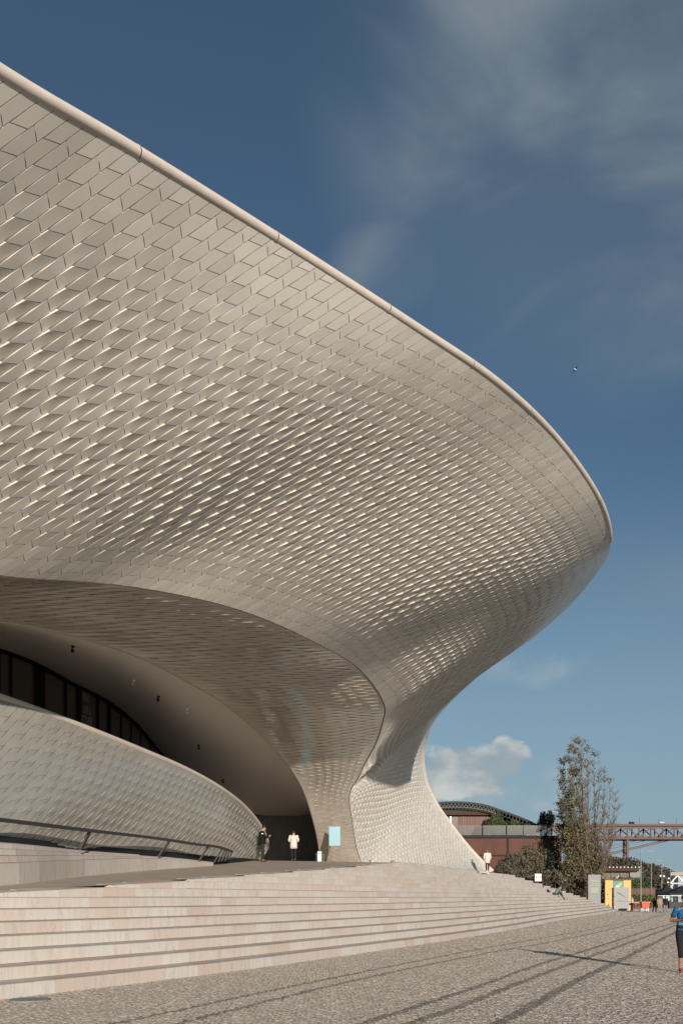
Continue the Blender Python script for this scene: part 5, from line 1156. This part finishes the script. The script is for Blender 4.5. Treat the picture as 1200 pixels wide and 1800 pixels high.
walkpose = dict(knL=(-.10, .14, .50), anL=(-.10, .10, .10), toL=(-.10, .25, .07), knR=(.10, -.02, .49), anR=(.10, -.22, .12), toR=(.105, -.09, .035), elL=(-.23, -.10, 1.15), wrL=(-.21, -.06, .92), haL=(-.205, -.04, .85), elR=(.23, .04, 1.14), wrR=(.21, .14, .93), haR=(.205, .17, .86))
# woman in a cream coat at the head of the steps, seen from behind
def on_plat(px, py, Y): q = U(px, py, Y); return (q.x, q.y, step_z(q.x, q.y))
q = U(856, 1531.5, 64.5); person('person in a short cream coat and black trousers standing at the top of the steps', (q.x, q.y, q.z), math.radians(-8), 1.68, dict(knL=(-.085, .02, .49), anL=(-.08, -.02, .085), toL=(-.09, .12, .035), knR=(.085, .02, .49), anR=(.08, -.02, .085), toR=(.09, .12, .035)), M_CREAM, M_BLK, M_SHOE, M_HRED, coat=.62, hair_len=.14)
# visitor in a white jacket going in
q = U(516, 1513, 46.6); zt = zplat(q.x, q.y); person('person with a black cap and a loose white jacket walking into the dark entrance', (q.x, q.y, zt), math.radians(4), 1.68, {**walkpose, 'elL': (-.27, .0, 1.16), 'wrL': (-.17, .16, 1.06), 'haL': (-.12, .20, 1.06), 'elR': (.27, 0, 1.16), 'wrR': (.17, .16, 1.06), 'haR': (.12, .2, 1.06), 'anR': (.085, -.12, .09), 'toR': (.09, 0, .03), 'knL': (-.09, .08, .5), 'anL': (-.09, .04, .085), 'toL': (-.09, .18, .035)}, M_CREAM, M_BLK, M_SHOE, M_BLK, coat=.5, cap=True)
# guard in black leaning against the end of the ramp wall
q = U(461, 1513.5, 42.2); zt = zplat(q.x, q.y); tg, Pg = person('person in a black jacket and dark trousers standing side on at the ramp wall end', (q.x, q.y, zt), math.radians(-78), 1.80, dict(head0=(0, .05, 1.55), head1=(0, .085, 1.62), head2=(0, .09, 1.70), chest=(0, -.03, 1.32), shL=(-.18, -.01, 1.41), shR=(.18, -.01, 1.41), elR=(.23, .10, 1.17), wrR=(.15, .27, 1.22), haR=(.12, .34, 1.24), elL=(-.23, .08, 1.15), wrL=(-.15, .26, 1.18), haL=(-.12, .33, 1.2), knL=(-.1, .05, .49), knR=(.1, .0, .49), anL=(-.1, .04, .085), toL=(-.1, .2, .035)), cloth('black_jacket', (.012, .011, .012)), cloth('dark_green_grey_trousers', (.035, .036, .031)), M_SHOE, M_HBLK, coat=.16, slim=1.12)
mb = MB(); mb.box(-.045, .045, -.004, .004, -.018, .018); o = mb.build('badge', M_WHITE, tg); o.location = (.275, -.03, 1.33); o.rotation_euler = (0, 0, math.radians(90))
# man sitting on the steps, bent over something in his hands
q = U(976, 1578.5, 78); zs = step_z(q.x, q.y)
sit = dict(pelvis=(0, 0, .10), spine=(0, .07, .27), chest=(0, .19, .44), neck=(0, .30, .545), head0=(0, .36, .58), head1=(0, .425, .625), head2=(0, .455, .71), look=(0, .8, -.6), shL=(-.18, .22, .50), shR=(.18, .22, .50), elL=(-.24, .32, .27), elR=(.24, .32, .27), wrL=(-.10, .50, .30), wrR=(.10, .50, .30), haL=(-.06, .56, .31), haR=(.06, .56, .31),
           hiL=(-.10, .04, .09), hiR=(.10, .04, .09), knL=(-.13, .46, .12), knR=(.13, .44, .20), anL=(-.13, .80, -.36), toL=(-.14, .95, -.40), anR=(.13, .50, -.15), toR=(.14, .66, -.19))
ts, _ = person('person in a grey jacket and jeans sitting on the steps, bent over a phone', (q.x, q.y, zs), math.radians(-82), 1.95, sit, M_GRYC, M_DNIM, M_BRSH, M_HBRN, hair_len=.07)
mb = MB(); mb.box(-.04, .04, .55, .57, .30, .44); mb.build('phone', M_BLACK, ts)
b = U(962, 1574, 78.5); zb = step_z(b.x, b.y); t = empty('bag', (b.x, b.y, zb)); tag(t, 'small dark grey bag on the step beside the sitting person', 'bag'); mb = MB(); mb.v += [V3(-.15, -.1, 0), V3(.15, -.1, 0), V3(.15, .1, 0), V3(-.15, .1, 0), V3(-.12, -.07, .26), V3(.12, -.07, .26), V3(.12, .07, .26), V3(-.12, .07, .26)]; mb.f += [(0, 3, 2, 1), (4, 5, 6, 7), (0, 1, 5, 4), (1, 2, 6, 5), (2, 3, 7, 6), (3, 0, 4, 7)]; mb.build('body', M_BLK, t); mb = MB(); mb.tube([V3(-.08, 0, .25), V3(-.05, 0, .33), V3(.05, 0, .33), V3(.08, 0, .25)], .012, 6); mb.build('handle', M_BLK, t)
b = U(954, 1568, 80); zb = step_z(b.x, b.y); t = empty('bottle', (b.x, b.y, zb)); tag(t, 'dark bottle standing on the steps left of the small bag', 'bottle'); mb = MB(); mb.lathe([(.045, 0), (.048, .2), (.02, .26), (.018, .30)], (0, 0, 0), 12); mb.build('glass', M_SHOE, t, True); mb = MB(); mb.lathe([(.021, .30), (.021, .325)], (0, 0, 0), 10); mb.build('cap', M_BLK, t)
# walkers far along the promenade
q = G(1110.5, 1602.5); person('person in a pale shirt and dark trousers standing at the edge of the yellow kiosk', q, math.radians(75), 1.80, dict(elL=(-.22, .10, 1.17), wrL=(-.16, .27, 1.12), haL=(-.14, .34, 1.12), knL=(-.1, .12, .5), anL=(-.1, .16, .085), toL=(-.1, .31, .035)), cloth('pale_shirt', (.52, .49, .45)), M_BLK, M_SHOE, M_HBLK)
q = G(1149.5, 1604.3); person('person in a long dark brown coat, leftmost of the three walkers', q, math.radians(188), 1.72, walkpose, M_BRNC, M_BRNC, M_SHOE, M_HBLK, coat=.55, hair_len=.16)
q = G(1158.5, 1604.6); person('person in beige clothes with a dark cap, middle of the three walkers', q, math.radians(180), 1.78, dict(elR=(.24, .04, 1.14)), M_TAN, M_TAN, M_SHOE, M_BLK, coat=.2, cap=True)
q = G(1168.5, 1604.4); person('person in a black coat and light jeans, rightmost of the three walkers', q, math.radians(172), 1.80, walkpose, M_BLK, M_LTJ, M_SHOE, M_HBLK, coat=.35, hair_len=.13)
q = G(1177, 1592.5); person('person in dark clothes far off below the floodlit lamp post', q, math.radians(165), 1.72, walkpose, M_DNIM, M_DNIM, M_SHOE, M_HBLK, coat=.1)
q = G(1186, 1589.5); person('person in grey far off under the black market tents', q, math.radians(20), 1.72, walkpose, M_GRYC, M_BLK, M_SHOE, M_HBRN)
# runner in a blue shirt coming past at the right edge
q = G(1201, 1709.5)
run = dict(pelvis=(0, 0, .95), spine=(0, .03, 1.12), chest=(0, .07, 1.32), neck=(0, .09, 1.47), head0=(0, .115, 1.545), head1=(0, .13, 1.625), head2=(0, .125, 1.71), shL=(-.185, .05, 1.41), shR=(.185, .09, 1.41), elR=(.275, -.03, 1.14), wrR=(.10, .24, 1.17), haR=(.055, .29, 1.20), elL=(-.27, -.10, 1.16), wrL=(-.16, .18, 1.16), haL=(-.10, .23, 1.19),
           hiL=(-.095, 0, .90), hiR=(.095, .01, .90), knR=(.10, .10, .49), anR=(.085, .02, .095), toR=(.09, .16, .035), knL=(-.10, .18, .54), anL=(-.09, -.20, .34), toL=(-.09, -.13, .22))
def shirt_mat():
    m = cloth('blue_running_shirt', (.022, .13, .30)); nt = m.node_tree; N = nt.nodes; L = nt.links; b = N['Principled BSDF']; src = b.inputs['Base Color'].links[0].from_socket
    tc = N.new('ShaderNodeTexCoord'); sp = N.new('ShaderNodeSeparateXYZ'); L.new(tc.outputs['Object'], sp.inputs[0]); ns = N.new('ShaderNodeTexNoise'); ns.inputs['Scale'].default_value = 11; ns.inputs['Distortion'].default_value = 1.5; L.new(tc.outputs['Object'], ns.inputs[0])
    def lay(src, lo, hi, thr, col):
        mr = N.new('ShaderNodeMapRange'); mr.inputs[1].default_value = lo; mr.inputs[2].default_value = lo+.03; L.new(sp.outputs[2], mr.inputs[0]); mr2 = N.new('ShaderNodeMapRange'); mr2.inputs[1].default_value = hi; mr2.inputs[2].default_value = hi-.03; L.new(sp.outputs[2], mr2.inputs[0])
        g = N.new('ShaderNodeMath'); g.operation = 'GREATER_THAN'; g.inputs[1].default_value = thr; L.new(ns.outputs[0], g.inputs[0]); a = N.new('ShaderNodeMath'); a.operation = 'MULTIPLY'; L.new(mr.outputs[0], a.inputs[0]); L.new(mr2.outputs[0], a.inputs[1]); c = N.new('ShaderNodeMath'); c.operation = 'MULTIPLY'; L.new(a.outputs[0], c.inputs[0]); L.new(g.outputs[0], c.inputs[1])
        mx = N.new('ShaderNodeMix'); mx.data_type = 'RGBA'; L.new(c.outputs[0], mx.inputs[0]); L.new(src, mx.inputs[6]); mx.inputs[7].default_value = (*col, 1); return mx.outputs[2]
    s1 = lay(src, 1.05, 1.2, .52, (.16, .42, .55)); s2 = lay(s1, .92, 1.02, .56, (.34, .10, .22)); L.new(s2, b.inputs['Base Color']); return m
tr, _ = person('runner in a blue patterned shirt and black calf-length tights at the right edge', q, math.radians(180-4), 1.69, run, shirt_mat(), M_BLK, M_RSH, M_HBLK, sleeves=1, skin=M_SKIND, legs_to='cf', face=True)
mb = MB(); 
for k in range(24):
    a0, a1 = 2*math.pi*k/24, 2*math.pi*(k+1)/24
    f = lambda a, z: V3(.172*math.cos(a), .02+.136*math.sin(a), z)
    mb.quad(f(a0, .985), f(a1, .985), f(a1, 1.045), f(a0, 1.045))
mb.build('waist_belt', M_BLACK, tr)
# gull over the promenade
bp = U(1009.5, 649, 80); t = empty('gull', bp, math.radians(-60), .62); tag(t, 'gull with dark wingtips flying high in the blue sky right of the roof', 'bird')
mb = MB(); mb.ell((0, 0, 0), (.085, .24, .08), 10, 8); mb.ell((0, .25, .03), (.05, .07, .05), 8, 6); mb.build('body', M_WHITE, t, True)
for s, z in ((-1, -.32), (1, .26)):
    mb = MB(); mb.v += [V3(s*.04, .12, .02), V3(s*.26, .16, z*.45), V3(s*.50, .02, z), V3(s*.24, -.06, z*.42), V3(s*.04, -.10, .02)]; mb.v += [v+V3(0, 0, .015) for v in mb.v[:5]]; mb.f += [(0, 1, 2, 3, 4), (9, 8, 7, 6, 5)]+[(i, (i+1) % 5, 5+(i+1) % 5, 5+i) for i in range(5)]; mb.build('wing', M_DARKM, t)
mb = MB(); mb.v += [V3(-.03, -.2, 0), V3(.03, -.2, 0), V3(.07, -.38, .0), V3(-.07, -.38, 0), V3(0, -.3, .02)]; mb.f += [(0, 1, 4), (1, 2, 4), (2, 3, 4), (3, 0, 4), (3, 2, 1, 0)]; mb.build('tail', M_GREYP, t)
# weeds in the joint at the foot of the tiled flare
for px, lb, n_ in ((688, 'small dry weed growing at the foot of the tiled flare', 40), (650, 'tiny weed at the corner where the dark pillar meets the pale flare', 16)):
    q = U(px, 1519, 54.0 if px > 660 else 51.6); t = empty('weed', (q.x, q.y-.25, zplat(q.x, q.y))); tag(t, lb, 'weed'); mb = MB()
    for _ in range(n_):
        a = random.uniform(0, 6.28); L_ = random.uniform(.12, .34); d = V3(math.cos(a)*.5, math.sin(a)*.5, 1).normalized(); mb.tube([V3(0, 0, 0), d*L_*.6, d*L_+V3(math.cos(a)*.06, 0, 0)], [.008, .006, .002], 3)
    mb.build('blades', M_OLIVE, t)
